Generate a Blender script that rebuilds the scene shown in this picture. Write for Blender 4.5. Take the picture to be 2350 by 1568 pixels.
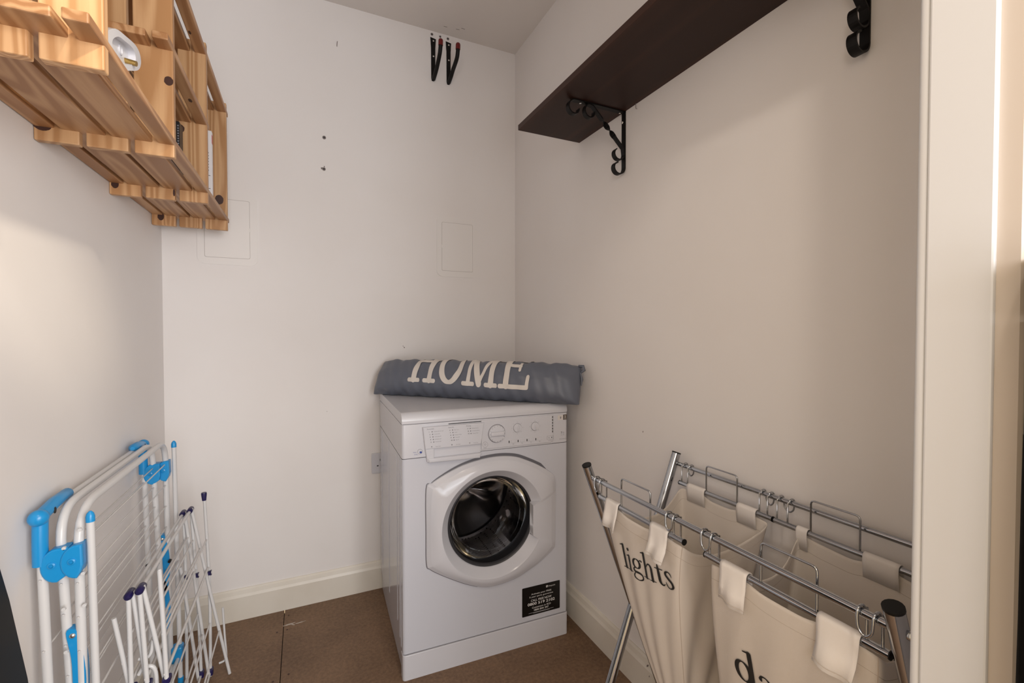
import bpy, bmesh, math, random
from mathutils import Vector, Matrix
random.seed(7)
C = bpy.context.scene.collection
R = math.radians
for o in list(bpy.data.objects): bpy.data.objects.remove(o)

# ---------------------------------------------------------------- camera
cam = bpy.data.cameras.new('camera'); camo = bpy.data.objects.new('camera', cam); C.objects.link(camo)
cam.sensor_width = 36.0; cam.lens = 1039.02 / 2350 * 36.0; cam.clip_start = 0.01
yaw, pit, rol = 0.4337, -0.0194, -0.0006
F = Vector((math.sin(yaw)*math.cos(pit), math.cos(yaw)*math.cos(pit), math.sin(pit)))
Rt = Vector((math.cos(yaw), -math.sin(yaw), 0)); Up = Rt.cross(F)
R2 = Rt*math.cos(rol) + Up*math.sin(rol); U2 = Up*math.cos(rol) - Rt*math.sin(rol)
camo.matrix_world = Matrix(((R2.x, U2.x, -F.x, 0), (R2.y, U2.y, -F.y, 0), (R2.z, U2.z, -F.z, 1.105), (0, 0, 0, 1)))
bpy.context.scene.camera = camo

# ---------------------------------------------------------------- light
sc = bpy.context.scene
w = bpy.data.worlds.new('world'); sc.world = w; w.use_nodes = True
bg = w.node_tree.nodes['Background']; bg.inputs[0].default_value = (1.0, 0.745, 0.43, 1); bg.inputs[1].default_value = 1.10
sc.view_settings.view_transform = 'Standard'; sc.view_settings.look = 'None'
sc.view_settings.exposure = 0.0; sc.view_settings.gamma = 1.0; sc.view_settings.use_curve_mapping = False

def area(name, loc, target, size, power, col, shape='DISK', size_y=None, spread=180):
    l = bpy.data.lights.new(name, 'AREA'); l.shape = shape; l.size = size
    if size_y: l.size_y = size_y
    l.energy = power; l.color = col; l.spread = R(spread)
    o = bpy.data.objects.new(name, l); C.objects.link(o); o.location = loc
    d = Vector(target) - Vector(loc); o.rotation_euler = d.to_track_quat('-Z', 'Y').to_euler()
    return o
area('hall_fill', (0.35, -1.6, 1.30), (0.0, 2.0, 1.05), 1.1, 19, (0.78, 0.88, 1.0), 'RECTANGLE', 1.3)  # added cool fill from behind the doorway; no window known there
area('hall_fill_right', (0.90, -1.0, 1.30), (-0.3, 1.5, 1.0), 0.9, 39, (1.0, 0.97, 0.95), 'RECTANGLE', 1.2)  # added fill from the right, aimed across the room; not a window
area('hall_fill_left', (-0.90, -1.0, 1.60), (0.7, 1.2, 1.1), 0.9, 10.0, (1.0, 0.95, 0.98), 'RECTANGLE', 0.8)  # weaker side fill added on the left, no real window
area('hall_low_fill', (0.15, -1.1, 0.6), (0.0, 2.0, 1.0), 0.9, 6.5, (0.88, 0.92, 1.0), 'RECTANGLE', 0.8)  # extra fill added low in the hall, stands for no lamp
area('hall_ceiling_lamp', (0.03, -0.25, 2.38), (0.05, 1.0, 0.9), 0.10, 5.0, (1.0, 0.88, 0.74))
sp = bpy.data.lights.new('hall_spot', 'SPOT'); sp.energy = 100; sp.color = (1.0, 0.86, 0.66); sp.spot_size = R(19); sp.spot_blend = 0.75; sp.shadow_soft_size = 0.06
spo = bpy.data.objects.new('hall_spot', sp); C.objects.link(spo); spo.location = (0.75, -0.25, 2.38)
spo.rotation_euler = (Vector((-0.42, 1.05, 1.42)) - Vector((0.75, -0.25, 2.38))).to_track_quat('-Z', 'Y').to_euler()

# ---------------------------------------------------------------- materials
MATS = {}
def mat(name, col, rough=0.5, metal=0.0, spec=0.5, bump=None, vary=None, coat=0.0, transl=0.0):
    m = bpy.data.materials.new(name); m.use_nodes = True; nt = m.node_tree
    b = nt.nodes['Principled BSDF']
    b.inputs['Base Color'].default_value = (*col, 1); b.inputs['Roughness'].default_value = rough
    b.inputs['Metallic'].default_value = metal; b.inputs['Specular IOR Level'].default_value = spec
    b.inputs['Coat Weight'].default_value = coat
    if bump or vary:
        tc = nt.nodes.new('ShaderNodeTexCoord')
    if bump:
        sc_, st = bump
        n = nt.nodes.new('ShaderNodeTexNoise'); n.inputs['Scale'].default_value = sc_; n.inputs['Detail'].default_value = 4
        bp = nt.nodes.new('ShaderNodeBump'); bp.inputs['Strength'].default_value = st; bp.inputs['Distance'].default_value = 0.002
        nt.links.new(tc.outputs['Object'], n.inputs['Vector']); nt.links.new(n.outputs['Fac'], bp.inputs['Height'])
        nt.links.new(bp.outputs['Normal'], b.inputs['Normal'])
    if vary:
        sc_, col2, lo, hi = vary
        n = nt.nodes.new('ShaderNodeTexNoise'); n.inputs['Scale'].default_value = sc_; n.inputs['Detail'].default_value = 6
        cr = nt.nodes.new('ShaderNodeValToRGB')
        cr.color_ramp.elements[0].position = lo; cr.color_ramp.elements[0].color = (*col, 1)
        cr.color_ramp.elements[1].position = hi; cr.color_ramp.elements[1].color = (*col2, 1)
        nt.links.new(tc.outputs['Object'], n.inputs['Vector']); nt.links.new(n.outputs['Fac'], cr.inputs['Fac'])
        nt.links.new(cr.outputs['Color'], b.inputs['Base Color'])
    if transl:
        tr = nt.nodes.new('ShaderNodeBsdfTranslucent'); tr.inputs[0].default_value = (*col, 1)
        mx = nt.nodes.new('ShaderNodeMixShader'); mx.inputs[0].default_value = transl
        out = nt.nodes['Material Output']
        nt.links.new(b.outputs[0], mx.inputs[1]); nt.links.new(tr.outputs[0], mx.inputs[2]); nt.links.new(mx.outputs[0], out.inputs[0])
    MATS[name] = m
    return m

wall_m = mat('wall_paint', (0.795, 0.765, 0.752), 0.75, bump=(60, 0.06), vary=(2.5, (0.815, 0.79, 0.782), 0.35, 0.65), spec=0.3)
ceil_m = mat('ceiling_paint', (0.74, 0.70, 0.67), 0.85, bump=(60, 0.05), spec=0.2)
skirt_m = mat('skirting_gloss', (0.74, 0.70, 0.63), 0.38, vary=(6, (0.68, 0.63, 0.55), 0.45, 0.8))
trim_m = mat('door_trim_gloss', (0.73, 0.745, 0.775), 0.3)
archi_m = mat('shaded_trim_gloss', (0.66, 0.59, 0.53), 0.4)  # trim gloss toned to cream to paint in shade and warm bounce
panelp_m = mat('access_panel_plastic', (0.80, 0.775, 0.76), 0.45)
joint_m = mat('hatch_joint', (0.40, 0.365, 0.345), 0.8)
dark_m = mat('dark_gap', (0.02, 0.02, 0.02), 0.8)
grey_m = mat('recess_shade_grey', (0.12, 0.12, 0.14), 0.5)  # grey that paints the shade in the recess above the washer door
white_m = mat('white_enamel', (0.565, 0.58, 0.645), 0.16, coat=0.3)
whitep_m = mat('white_plastic', (0.60, 0.605, 0.655), 0.14)
lid_m = mat('white_worktop', (0.60, 0.605, 0.65), 0.28)
seam_m = mat('panel_seam', (0.16, 0.15, 0.17), 0.6)
ink_m = mat('grey_print', (0.22, 0.22, 0.25), 0.6)
inkb_m = mat('black_print', (0.015, 0.015, 0.015), 0.6)
blue_ink_m = mat('navy_print', (0.03, 0.06, 0.30), 0.6)
label_m = mat('black_sticker', (0.004, 0.004, 0.004), 0.3)
labw_m = mat('white_print', (0.75, 0.75, 0.75), 0.6)
brownlab_m = mat('brown_sticker', (0.12, 0.10, 0.085), 0.4)
cream_lab_m = mat('cream_sticker', (0.68, 0.64, 0.62), 0.4)
gasket_m = mat('rubber_gasket', (0.03, 0.03, 0.035), 0.45)
iron_m = mat('black_iron', (0.005, 0.004, 0.004), 0.5, spec=0.25)
red_m = mat('red_rubber', (0.13, 0.003, 0.003), 0.35)
screw_m = mat('zinc_screw', (0.75, 0.74, 0.72), 0.25, metal=1.0)
plug_m = mat('grey_wall_plug', (0.20, 0.17, 0.165), 0.7)
chrome_m = mat('chrome', (0.46, 0.475, 0.50), 0.13, metal=1.0)
blackp_m = mat('black_plastic', (0.005, 0.005, 0.005), 0.5, spec=.3)
cloth_m = mat('cream_cotton', (0.76, 0.70, 0.64), 0.9, spec=0.1, bump=(900, 0.15), transl=0.18)
tab_m = mat('white_cotton_tab', (0.86, 0.82, 0.79), 0.9, spec=0.1, bump=(900, 0.15), transl=0.1)
stitch_m = mat('stitch_thread', (0.50, 0.43, 0.37), 0.9)
cush_m = mat('grey_satin', (0.118, 0.132, 0.170), 0.42, spec=0.45, bump=(26, 0.55))
cushtext_m = mat('cream_print', (0.66, 0.62, 0.58), 0.7)
blue_m = mat('sky_blue_plastic', (0.012, 0.27, 0.62), 0.3)
navy_m = mat('navy_plastic', (0.012, 0.008, 0.07), 0.35)
tube_m = mat('white_powder_coat', (0.62, 0.62, 0.63), 0.3)
wire_m = mat('white_wire', (0.64, 0.625, 0.62), 0.35)
brass_m = mat('brass_pin', (0.45, 0.30, 0.10), 0.35, metal=0.9)
filler_m = mat('white_filler', (0.50, 0.45, 0.40), 0.9)
book_m = mat('white_book_cover', (0.78, 0.77, 0.80), 0.35)
bookr_m = mat('red_print', (0.55, 0.10, 0.10), 0.5)
bookd_m = mat('dark_book_cover', (0.012, 0.012, 0.014), 0.4)
blackcloth_m = mat('black_fabric', (0.004, 0.004, 0.004), 0.95, spec=0.1, bump=(80, 0.4))
greycloth_m = mat('grey_fabric', (0.04, 0.036, 0.034), 0.9)

def wood(name, c1, c2, axis, rough=0.45, ring=95.0, spec=.5):
    """plank grain that runs along one axis, shifted per object"""
    m = bpy.data.materials.new(name); m.use_nodes = True; nt = m.node_tree; N = nt.nodes; Lk = nt.links
    b = N['Principled BSDF']; b.inputs['Roughness'].default_value = rough; b.inputs['Specular IOR Level'].default_value = spec
    tc = N.new('ShaderNodeTexCoord'); oi = N.new('ShaderNodeObjectInfo')
    mul = N.new('ShaderNodeVectorMath'); mul.operation = 'MULTIPLY_ADD'
    comb = N.new('ShaderNodeCombineXYZ'); sc_ = N.new('ShaderNodeMath'); sc_.operation = 'MULTIPLY'; sc_.inputs[1].default_value = 37.0
    Lk.new(oi.outputs['Random'], sc_.inputs[0])
    for i in range(3): Lk.new(sc_.outputs[0], comb.inputs[i])
    s = [1.0, 1.0, 1.0]; s[axis] = 0.055
    mul.inputs[1].default_value = s
    Lk.new(tc.outputs['Object'], mul.inputs[0]); Lk.new(comb.outputs[0], mul.inputs[2])
    n1 = N.new('ShaderNodeTexNoise'); n1.inputs['Scale'].default_value = 8.0; n1.inputs['Detail'].default_value = 1.5; n1.inputs['Distortion'].default_value = 0.9
    Lk.new(mul.outputs[0], n1.inputs['Vector'])
    m1 = N.new('ShaderNodeMath'); m1.operation = 'MULTIPLY'; m1.inputs[1].default_value = ring; Lk.new(n1.outputs['Fac'], m1.inputs[0])
    sn = N.new('ShaderNodeMath'); sn.operation = 'SINE'; Lk.new(m1.outputs[0], sn.inputs[0])
    mr = N.new('ShaderNodeMapRange'); mr.inputs['From Min'].default_value = -1; Lk.new(sn.outputs[0], mr.inputs['Value'])
    n2 = N.new('ShaderNodeTexNoise'); n2.inputs['Scale'].default_value = 260; n2.inputs['Detail'].default_value = 3; Lk.new(mul.outputs[0], n2.inputs['Vector'])
    add = N.new('ShaderNodeMath'); add.operation = 'MULTIPLY_ADD'; add.inputs[1].default_value = 0.45
    Lk.new(n2.outputs['Fac'], add.inputs[0]); Lk.new(mr.outputs[0], add.inputs[2])
    cr = N.new('ShaderNodeValToRGB'); cr.color_ramp.elements[0].position = 0.15; cr.color_ramp.elements[0].color = (*c1, 1)
    cr.color_ramp.elements[1].position = 1.35 if False else 1.0; cr.color_ramp.elements[1].color = (*c2, 1)
    Lk.new(add.outputs[0], cr.inputs['Fac'])
    # board-to-board tone
    hs = N.new('ShaderNodeHueSaturation'); mv = N.new('ShaderNodeMapRange'); mv.inputs['To Min'].default_value = 0.86; mv.inputs['To Max'].default_value = 1.12
    Lk.new(oi.outputs['Random'], mv.inputs['Value']); Lk.new(mv.outputs[0], hs.inputs['Value']); Lk.new(cr.outputs[0], hs.inputs['Color'])
    Lk.new(hs.outputs[0], b.inputs['Base Color'])
    MATS[name] = m
    return m
pine_y = wood('pine_along', (0.56, 0.325, 0.165), (0.37, 0.18, 0.075), 1)
pine_z = wood('pine_upright', (0.64, 0.39, 0.20), (0.45, 0.235, 0.10), 2)
knot_m = mat('pine_knot', (0.05, 0.018, 0.012), 0.5)
walnut = wood('dark_walnut', (0.044, 0.0165, 0.009), (0.026, 0.0095, 0.0055), 1, rough=0.5, ring=30, spec=.3)

def hardboard():
    m = mat('brown_hardboard', (0.15, 0.096, 0.06), 0.55); nt = m.node_tree; N = nt.nodes; Lk = nt.links; b = N['Principled BSDF']
    tc = N.new('ShaderNodeTexCoord')
    n = N.new('ShaderNodeTexNoise'); n.inputs['Scale'].default_value = 90; n.inputs['Detail'].default_value = 8; n.inputs['Roughness'].default_value = 0.75
    n2 = N.new('ShaderNodeTexNoise'); n2.inputs['Scale'].default_value = 5; n2.inputs['Detail'].default_value = 4
    Lk.new(tc.outputs['Object'], n.inputs['Vector']); Lk.new(tc.outputs['Object'], n2.inputs['Vector'])
    mx = N.new('ShaderNodeMath'); mx.operation = 'MULTIPLY_ADD'; mx.inputs[1].default_value = 0.45
    Lk.new(n2.outputs['Fac'], mx.inputs[0]); Lk.new(n.outputs['Fac'], mx.inputs[2])
    cr = N.new('ShaderNodeValToRGB'); e = cr.color_ramp.elements
    e[0].position = 0.52; e[0].color = (0.118, 0.066, 0.036, 1); e[1].position = 0.95; e[1].color = (0.26, 0.158, 0.092, 1)
    Lk.new(mx.outputs[0], cr.inputs['Fac']); Lk.new(cr.outputs[0], b.inputs['Base Color'])
    bp = N.new('ShaderNodeBump'); bp.inputs['Strength'].default_value = 0.15; bp.inputs['Distance'].default_value = 0.001
    Lk.new(n.outputs['Fac'], bp.inputs['Height']); Lk.new(bp.outputs[0], b.inputs['Normal'])
    return m
floor_m = hardboard()

def drum_metal():
    m = mat('perforated_steel', (0.46, 0.44, 0.43), 0.22, metal=1.0); nt = m.node_tree; N = nt.nodes; Lk = nt.links; b = N['Principled BSDF']
    tc = N.new('ShaderNodeTexCoord'); v = N.new('ShaderNodeTexVoronoi'); v.inputs['Scale'].default_value = 75; v.inputs['Randomness'].default_value = 0.15
    Lk.new(tc.outputs['Object'], v.inputs['Vector'])
    cr = N.new('ShaderNodeValToRGB'); e = cr.color_ramp.elements; e[0].position = 0.22; e[0].color = (0.02, 0.02, 0.02, 1); e[1].position = 0.30; e[1].color = (0.46, 0.44, 0.43, 1)
    Lk.new(v.outputs['Distance'], cr.inputs['Fac']); Lk.new(cr.outputs[0], b.inputs['Base Color'])
    bp = N.new('ShaderNodeBump'); bp.inputs['Strength'].default_value = 0.25; bp.inputs['Distance'].default_value = 0.003
    Lk.new(v.outputs['Distance'], bp.inputs['Height']); Lk.new(bp.outputs[0], b.inputs['Normal'])
    return m
drum_m = drum_metal()
steel_m = mat('polished_steel', (0.42, 0.40, 0.39), 0.2, metal=1.0)
def glass():
    m = bpy.data.materials.new('door_glass'); m.use_nodes = True; nt = m.node_tree; N = nt.nodes; Lk = nt.links
    N.remove(N['Principled BSDF'])
    t = N.new('ShaderNodeBsdfTransparent'); t.inputs[0].default_value = (0.60, 0.60, 0.62, 1)
    g = N.new('ShaderNodeBsdfGlossy'); g.inputs['Roughness'].default_value = 0.03; g.inputs[0].default_value = (0.9, 0.9, 0.9, 1)
    fr = N.new('ShaderNodeFresnel'); fr.inputs[0].default_value = 1.16
    mx = N.new('ShaderNodeMixShader'); Lk.new(fr.outputs[0], mx.inputs[0]); Lk.new(t.outputs[0], mx.inputs[1]); Lk.new(g.outputs[0], mx.inputs[2])
    Lk.new(mx.outputs[0], N['Material Output'].inputs[0])
    return m
glass_m = glass()

# ---------------------------------------------------------------- geometry helpers
def tag(o, label=None, cat=None, group=None, kind=None):
    if label: o['label'] = label
    if cat: o['category'] = cat
    if group: o['group'] = group
    if kind: o['kind'] = kind
    return o
def empty(name, loc=(0, 0, 0), rz=0.0, label=None, cat=None, group=None):
    o = bpy.data.objects.new(name, None); C.objects.link(o); o.location = loc; o.rotation_euler = (0, 0, rz); o.empty_display_size = 0.05
    return tag(o, label, cat, group)
def minv(o):
    M = Matrix.Identity(4)
    while o is not None:
        M = (Matrix.Translation(o.location) @ o.rotation_euler.to_matrix().to_4x4()) @ M
        o = o.parent
    return M.inverted()
def frame(t, up=(0, 0, 1)):
    t = t.normalized(); u = Vector(up)
    if abs(t.dot(u)) > 0.97: u = Vector((1, 0, 0))
    a = t.cross(u).normalized(); b = a.cross(t).normalized()
    return a, b
class MB:
    def __init__(s): s.v = []; s.f = []; s.sm = []
    def add(s, vs, fs, smooth=False):
        k = len(s.v); s.v += [Vector(v) for v in vs]
        for f in fs: s.f.append([i + k for i in f]); s.sm.append(smooth)
        return s
    def bm(s, bm, smooth=False):
        bm.verts.ensure_lookup_table(); bm.verts.index_update()
        s.add([v.co.copy() for v in bm.verts], [[v.index for v in f.verts] for f in bm.faces], smooth); bm.free(); return s
    def box(s, lo, hi, bev=0.0, seg=1, M=None, smooth=False):
        bm = bmesh.new(); bmesh.ops.create_cube(bm, size=1.0)
        lo = Vector(lo); hi = Vector(hi)
        for v in bm.verts: v.co = Vector([(lo[i] + hi[i]) / 2 + v.co[i] * (hi[i] - lo[i]) for i in range(3)])
        if bev > 0: bmesh.ops.bevel(bm, geom=bm.edges[:] + bm.verts[:], offset=bev, segments=seg, affect='EDGES', profile=0.5)
        if M is not None: bm.transform(M)
        return s.bm(bm, smooth)
    def tube(s, pts, r, seg=10, cap=True, closed=False, smooth=True):
        P = [Vector(p) for p in pts]; n = len(P); rr = r if isinstance(r, (list, tuple)) else [r] * n
        vs = []; fs = []; a = None
        for i in range(n):
            if closed: t = P[(i + 1) % n] - P[i - 1]
            else: t = P[min(i + 1, n - 1)] - P[max(i - 1, 0)]
            t.normalize()
            if a is None: a, b = frame(t)
            else:
                a = (a - t * a.dot(t))
                a = a.normalized() if a.length > 1e-6 else frame(t)[0]
                b = a.cross(t)
            for k in range(seg):
                th = 2 * math.pi * k / seg; vs.append(P[i] + a * (math.cos(th) * rr[i]) + b * (math.sin(th) * rr[i]))
        for i in range(n if closed else n - 1):
            j = (i + 1) % n
            for k in range(seg): fs.append([i * seg + k, i * seg + (k + 1) % seg, j * seg + (k + 1) % seg, j * seg + k])
        s.add(vs, fs, smooth)
        if cap and not closed:
            m = len(s.v) - len(vs)
            s.f.append([m + k for k in reversed(range(seg))]); s.sm.append(False)
            s.f.append([m + (n - 1) * seg + k for k in range(seg)]); s.sm.append(False)
        return s
    def strip(s, pts, wvec, w, th):
        """flat bar swept along pts: width w along wvec (per point or fixed), thickness th"""
        P = [Vector(p) for p in pts]; n = len(P); vs = []; fs = []
        for i in range(n):
            t = (P[min(i + 1, n - 1)] - P[max(i - 1, 0)]).normalized()
            wv = Vector(wvec[i] if isinstance(wvec, list) else wvec); wv = (wv - t * wv.dot(t)).normalized(); nn = t.cross(wv)
            for a, b in ((-1, -1), (1, -1), (1, 1), (-1, 1)): vs.append(P[i] + wv * (a * w / 2) + nn * (b * th / 2))
        for i in range(n - 1):
            for k in range(4): fs.append([i * 4 + k, i * 4 + (k + 1) % 4, i * 4 + 4 + (k + 1) % 4, i * 4 + 4 + k])
        fs.append([3, 2, 1, 0]); fs.append([4 * n - 4, 4 * n - 3, 4 * n - 2, 4 * n - 1])
        return s.add(vs, fs, False)
    def lathe(s, prof, M=None, seg=48, smooth=True):
        """profile (r, h) about local +Y axis"""
        vs = []; fs = []; n = len(prof)
        for r, h in prof:
            for k in range(seg):
                th = 2 * math.pi * k / seg; v = Vector((r * math.cos(th), h, r * math.sin(th)))
                vs.append(M @ v if M is not None else v)
        for i in range(n - 1):
            for k in range(seg): fs.append([i * seg + k, i * seg + (k + 1) % seg, (i + 1) * seg + (k + 1) % seg, (i + 1) * seg + k])
        return s.add(vs, fs, smooth)
    def prism(s, poly, d0, d1, axes=(0, 2, 1), bev=0.0, seg=2, smooth=False):
        """polygon in plane axes[0],axes[1], extruded along axes[2] from d0 to d1"""
        bm = bmesh.new(); vv = []
        for x, y in poly:
            c = [0, 0, 0]; c[axes[0]] = x; c[axes[1]] = y; c[axes[2]] = d0; vv.append(bm.verts.new(c))
        f = bm.faces.new(vv); r = bmesh.ops.extrude_face_region(bm, geom=[f])
        for v in [g for g in r['geom'] if isinstance(g, bmesh.types.BMVert)]: v.co[axes[2]] = d1
        bmesh.ops.recalc_face_normals(bm, faces=bm.faces)
        if bev > 0:
            es = [e for e in bm.edges if abs(e.verts[0].co[axes[2]] - d1) < 1e-7 and abs(e.verts[1].co[axes[2]] - d1) < 1e-7]
            bmesh.ops.bevel(bm, geom=es, offset=bev, segments=seg, affect='EDGES', profile=0.5)
        return s.bm(bm, smooth)
    def build(s, name, m, parent=None, local=False, recalc=True, autosmooth=True):
        me = bpy.data.meshes.new(name); vs = s.v
        if parent is not None and not local:
            Mi = minv(parent); vs = [Mi @ v for v in vs]
        me.from_pydata([tuple(v) for v in vs], [], s.f)
        for p, sm in zip(me.polygons, s.sm): p.use_smooth = sm
        me.materials.append(m)
        if recalc:
            bm = bmesh.new(); bm.from_mesh(me); bmesh.ops.recalc_face_normals(bm, faces=bm.faces)
            for e in bm.edges:
                if len(e.link_faces) == 2 and e.calc_face_angle(0) > 1.13: e.smooth = False
            bm.to_mesh(me); bm.free()
        o = bpy.data.objects.new(name, me); C.objects.link(o)
        if parent is not None: o.parent = parent
        return o
def copy_tree(o, parent=None):
    c = o.copy(); C.objects.link(c); c.parent = parent
    for ch in list(o.children): copy_tree(ch, c)
    return c
def arc(c, r, a0, a1, n, ax=((1, 0, 0), (0, 0, 1))):
    c = Vector(c); u = Vector(ax[0]); v = Vector(ax[1])
    return [c + u * (r * math.cos(R(a0 + (a1 - a0) * i / n))) + v * (r * math.sin(R(a0 + (a1 - a0) * i / n))) for i in range(n + 1)]
def rounded(path, r, n=5):
    P = [Vector(p) for p in path]; out = [P[0]]
    for i in range(1, len(P) - 1):
        a = (P[i - 1] - P[i]); b = (P[i + 1] - P[i]); rr = min(r, a.length * .45, b.length * .45)
        p0 = P[i] + a.normalized() * rr; p1 = P[i] + b.normalized() * rr
        for k in range(n + 1):
            t = k / n; out.append(p0 * (1 - t) ** 2 + P[i] * 2 * t * (1 - t) + p1 * t * t)
    out.append(P[-1]); return out
def catmull(P, n=6, closed=False):
    P = [Vector(p) for p in P]; out = []; m = len(P)
    rng = range(m) if closed else range(m - 1)
    for i in rng:
        g = (lambda k: P[k % m]) if closed else (lambda k: P[max(0, min(m - 1, k))])
        p0, p1, p2, p3 = g(i - 1), g(i), g(i + 1), g(i + 2)
        for k in range(n):
            t = k / n
            out.append(0.5 * ((2 * p1) + (p2 - p0) * t + (2 * p0 - 5 * p1 + 4 * p2 - p3) * t * t + (3 * p1 - p0 - 3 * p2 + p3) * t ** 3))
    if not closed: out.append(P[-1])
    return out
def rrect(x0, y0, x1, y1, r, n=5):
    out = []
    for cx, cy, a in ((x1 - r, y1 - r, 0), (x0 + r, y1 - r, 90), (x0 + r, y0 + r, 180), (x1 - r, y0 + r, 270)):
        for k in range(n + 1): th = R(a + 90 * k / n); out.append((cx + r * math.cos(th), cy + r * math.sin(th)))
    return out
def text(body, m, parent, org, ux, uy, height, width=None, bold=0.0, shear=0.0, align='LEFT', name='lettering', local=True):
    """flat lettering: built-in font laid out from org along ux / uy"""
    cu = bpy.data.curves.new('t', 'FONT'); cu.body = body; cu.size = 1.0; cu.offset = bold; cu.shear = shear; cu.resolution_u = 3
    to = bpy.data.objects.new('t', cu); C.objects.link(to); bpy.context.view_layer.update()
    me = bpy.data.meshes.new_from_object(to.evaluated_get(bpy.context.evaluated_depsgraph_get()))
    bpy.data.objects.remove(to); bpy.data.curves.remove(cu)
    xs = [v.co.x for v in me.vertices]; x0, x1 = min(xs), max(xs)
    sy = height / 0.70; sx = (width / (x1 - x0)) if width else sy
    sh = {'LEFT': x0, 'CENTER': (x0 + x1) / 2, 'RIGHT': x1}[align]
    org = Vector(org); ux = Vector(ux); uy = Vector(uy); Mi = Matrix.Identity(4) if local else minv(parent)
    for v in me.vertices: v.co = Mi @ (org + ux * ((v.co.x - sh) * sx) + uy * (v.co.y * sy))
    me.name = name; me.materials.clear(); me.materials.append(m)
    o = bpy.data.objects.new(name, me); C.objects.link(o); o.parent = parent
    return o

# ================================================================ ROOM
XR, XL, YB, ZC = 0.949, -0.456, 2.013, 2.456
YW0, YW1 = 0.19, 0.247         # front wall with the doorway
T = 0.10
wb = MB().box((XL - T, YB, 0), (XR + T, YB + T, ZC)).build('wall_back', wall_m); tag(wb, kind='structure', label='white painted back wall behind the washer dryer')
wl = MB().box((XL - T, YW0, 0), (XL, YB, ZC)).build('wall_left', wall_m); tag(wl, kind='structure', label='white painted left wall behind the clothes airers')
wr_ = MB().box((XR, YW0, 0), (XR + T, YB, ZC)).build('wall_right', wall_m); tag(wr_, kind='structure', label='white painted right wall behind the laundry sorter')
wf_ = MB().box((0.60, YW0, 0), (XR, YW1, ZC)).box((XL, YW0, 0), (-0.30, YW1, ZC)).box((-0.30, YW0, 2.12), (0.60, YW1, ZC)).build('wall_front', wall_m)
tag(wf_, kind='structure', label='wall around the doorway the room is seen through')
ce = MB().box((XL - T, YW0 - 0.0, ZC), (XR + T, YB + T, ZC + T)).build('ceiling', ceil_m); tag(ce, kind='structure', label='off-white ceiling')
fl = empty('floor'); tag(fl, 'brown hardboard floor laid in sheets', kind='structure')
SEAM = -0.0735
MB().box((XL, -1.8, -0.02), (SEAM - 0.0012, YB, 0)).build('board', floor_m, fl)
MB().box((SEAM + 0.0012, -1.8, -0.02), (XR, YB, 0)).build('board', floor_m, fl)
MB().box((XL - .1, -1.8, -0.05), (XR + .1, YB, -0.0205)).build('subfloor', dark_m, fl)
# filler smear and floor screws
def blob(cx, cy, rx, ry, rot, z, seed, n=22):
    rnd = random.Random(seed); pts = []
    for k in range(n):
        a = 2 * math.pi * k / n; q_ = 0.72 + rnd.random() * 0.5
        x = rx * math.cos(a) * q_; y = ry * math.sin(a) * q_
        pts.append((cx + x * math.cos(rot) - y * math.sin(rot), cy + x * math.sin(rot) + y * math.cos(rot)))
    return pts
fs = MB()
for cx, cy, rx, ry, rot, sd in ((-0.055, 1.893, 0.020, 0.0035, 0.12, 1), (-0.018, 1.888, 0.017, 0.002, 0.1, 2), (-0.042, 1.886, 0.009, 0.0025, -.7, 3)):
    fs.prism(blob(cx, cy, rx, ry, rot, 0, sd), 0.0, 0.0007, axes=(0, 1, 2))
fs.build('filler_smear', filler_m, fl)
for x, y in ((-0.094, 1.86), (-0.061, 1.862), (-0.094, 1.60), (-0.05, 1.615), (-0.058, 1.955)):
    MB().prism([(x + .0035 * math.cos(a * math.pi / 5), y + .0035 * math.sin(a * math.pi / 5)) for a in range(10)], 0, 0.0006, axes=(0, 1, 2)).build('floor_screw', knot_m, fl)

# skirting boards
def skirt_profile(axis_pts):
    return axis_pts
prof = [(0, 0), (0.015, 0), (0.015, 0.088), (0.011, 0.098), (0.008, 0.112), (0.004, 0.118), (0, 0.118)]
def skirting(name, p0, p1, nrm, lab):
    p0 = Vector(p0); p1 = Vector(p1); nrm = Vector(nrm); m = MB(); n = len(prof)
    vs = [p + nrm * d + Vector((0, 0, z)) for p in (p0, p1) for d, z in prof]
    fs_ = [[k, (k + 1) % n, n + (k + 1) % n, n + k] for k in range(n)] + [list(range(n)), list(range(2 * n - 1, n - 1, -1))]
    m.add(vs, fs_); o = m.build(name, skirt_m); tag(o, lab, kind='structure')
skirting('baseboard_back', (XL, YB, 0), (XR, YB, 0), (0, -1, 0), 'cream gloss skirting board along the back wall')
skirting('baseboard_left', (XL, YW1, 0), (XL, YB - 0.0151, 0), (1, 0, 0), 'cream gloss skirting board along the left wall')
skirting('baseboard_right', (XR, YW1, 0), (XR, YB - 0.0151, 0), (-1, 0, 0), 'cream gloss skirting board along the right wall')

# door frame on the right of the view
tr = empty('trim_1', (0.57, 0.2, 0)); tag(tr, 'white gloss door lining and moulded architrave at the right edge', kind='structure')
MB().box((0.570, 0.190, 0), (0.600, 0.240, 2.12), 0.002, 2).build('door_lining', trim_m, tr)
MB().tube([(0.579, 0.2445, 0), (0.579, 0.2445, 2.09)], 0.0062, 10).build('lining_bead', trim_m, tr)
arch = [(0.5745, 0.190), (0.5745, 0.1745), (0.5765, 0.172), (0.583, 0.1725), (0.586, 0.176), (0.592, 0.1765), (0.604, 0.172), (0.618, 0.170), (0.632, 0.172), (0.640, 0.178), (0.640, 0.190)]
MB().prism(arch, 0, 2.15, axes=(0, 1, 2)).build('architrave', archi_m, tr)
MB().box((-0.30, 0.19, 0), (-0.27, 0.247, 2.12), 0.002).box((-0.27, 0.19, 2.09), (0.57, 0.247, 2.12), 0.002).build('door_lining', trim_m, tr)

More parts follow.
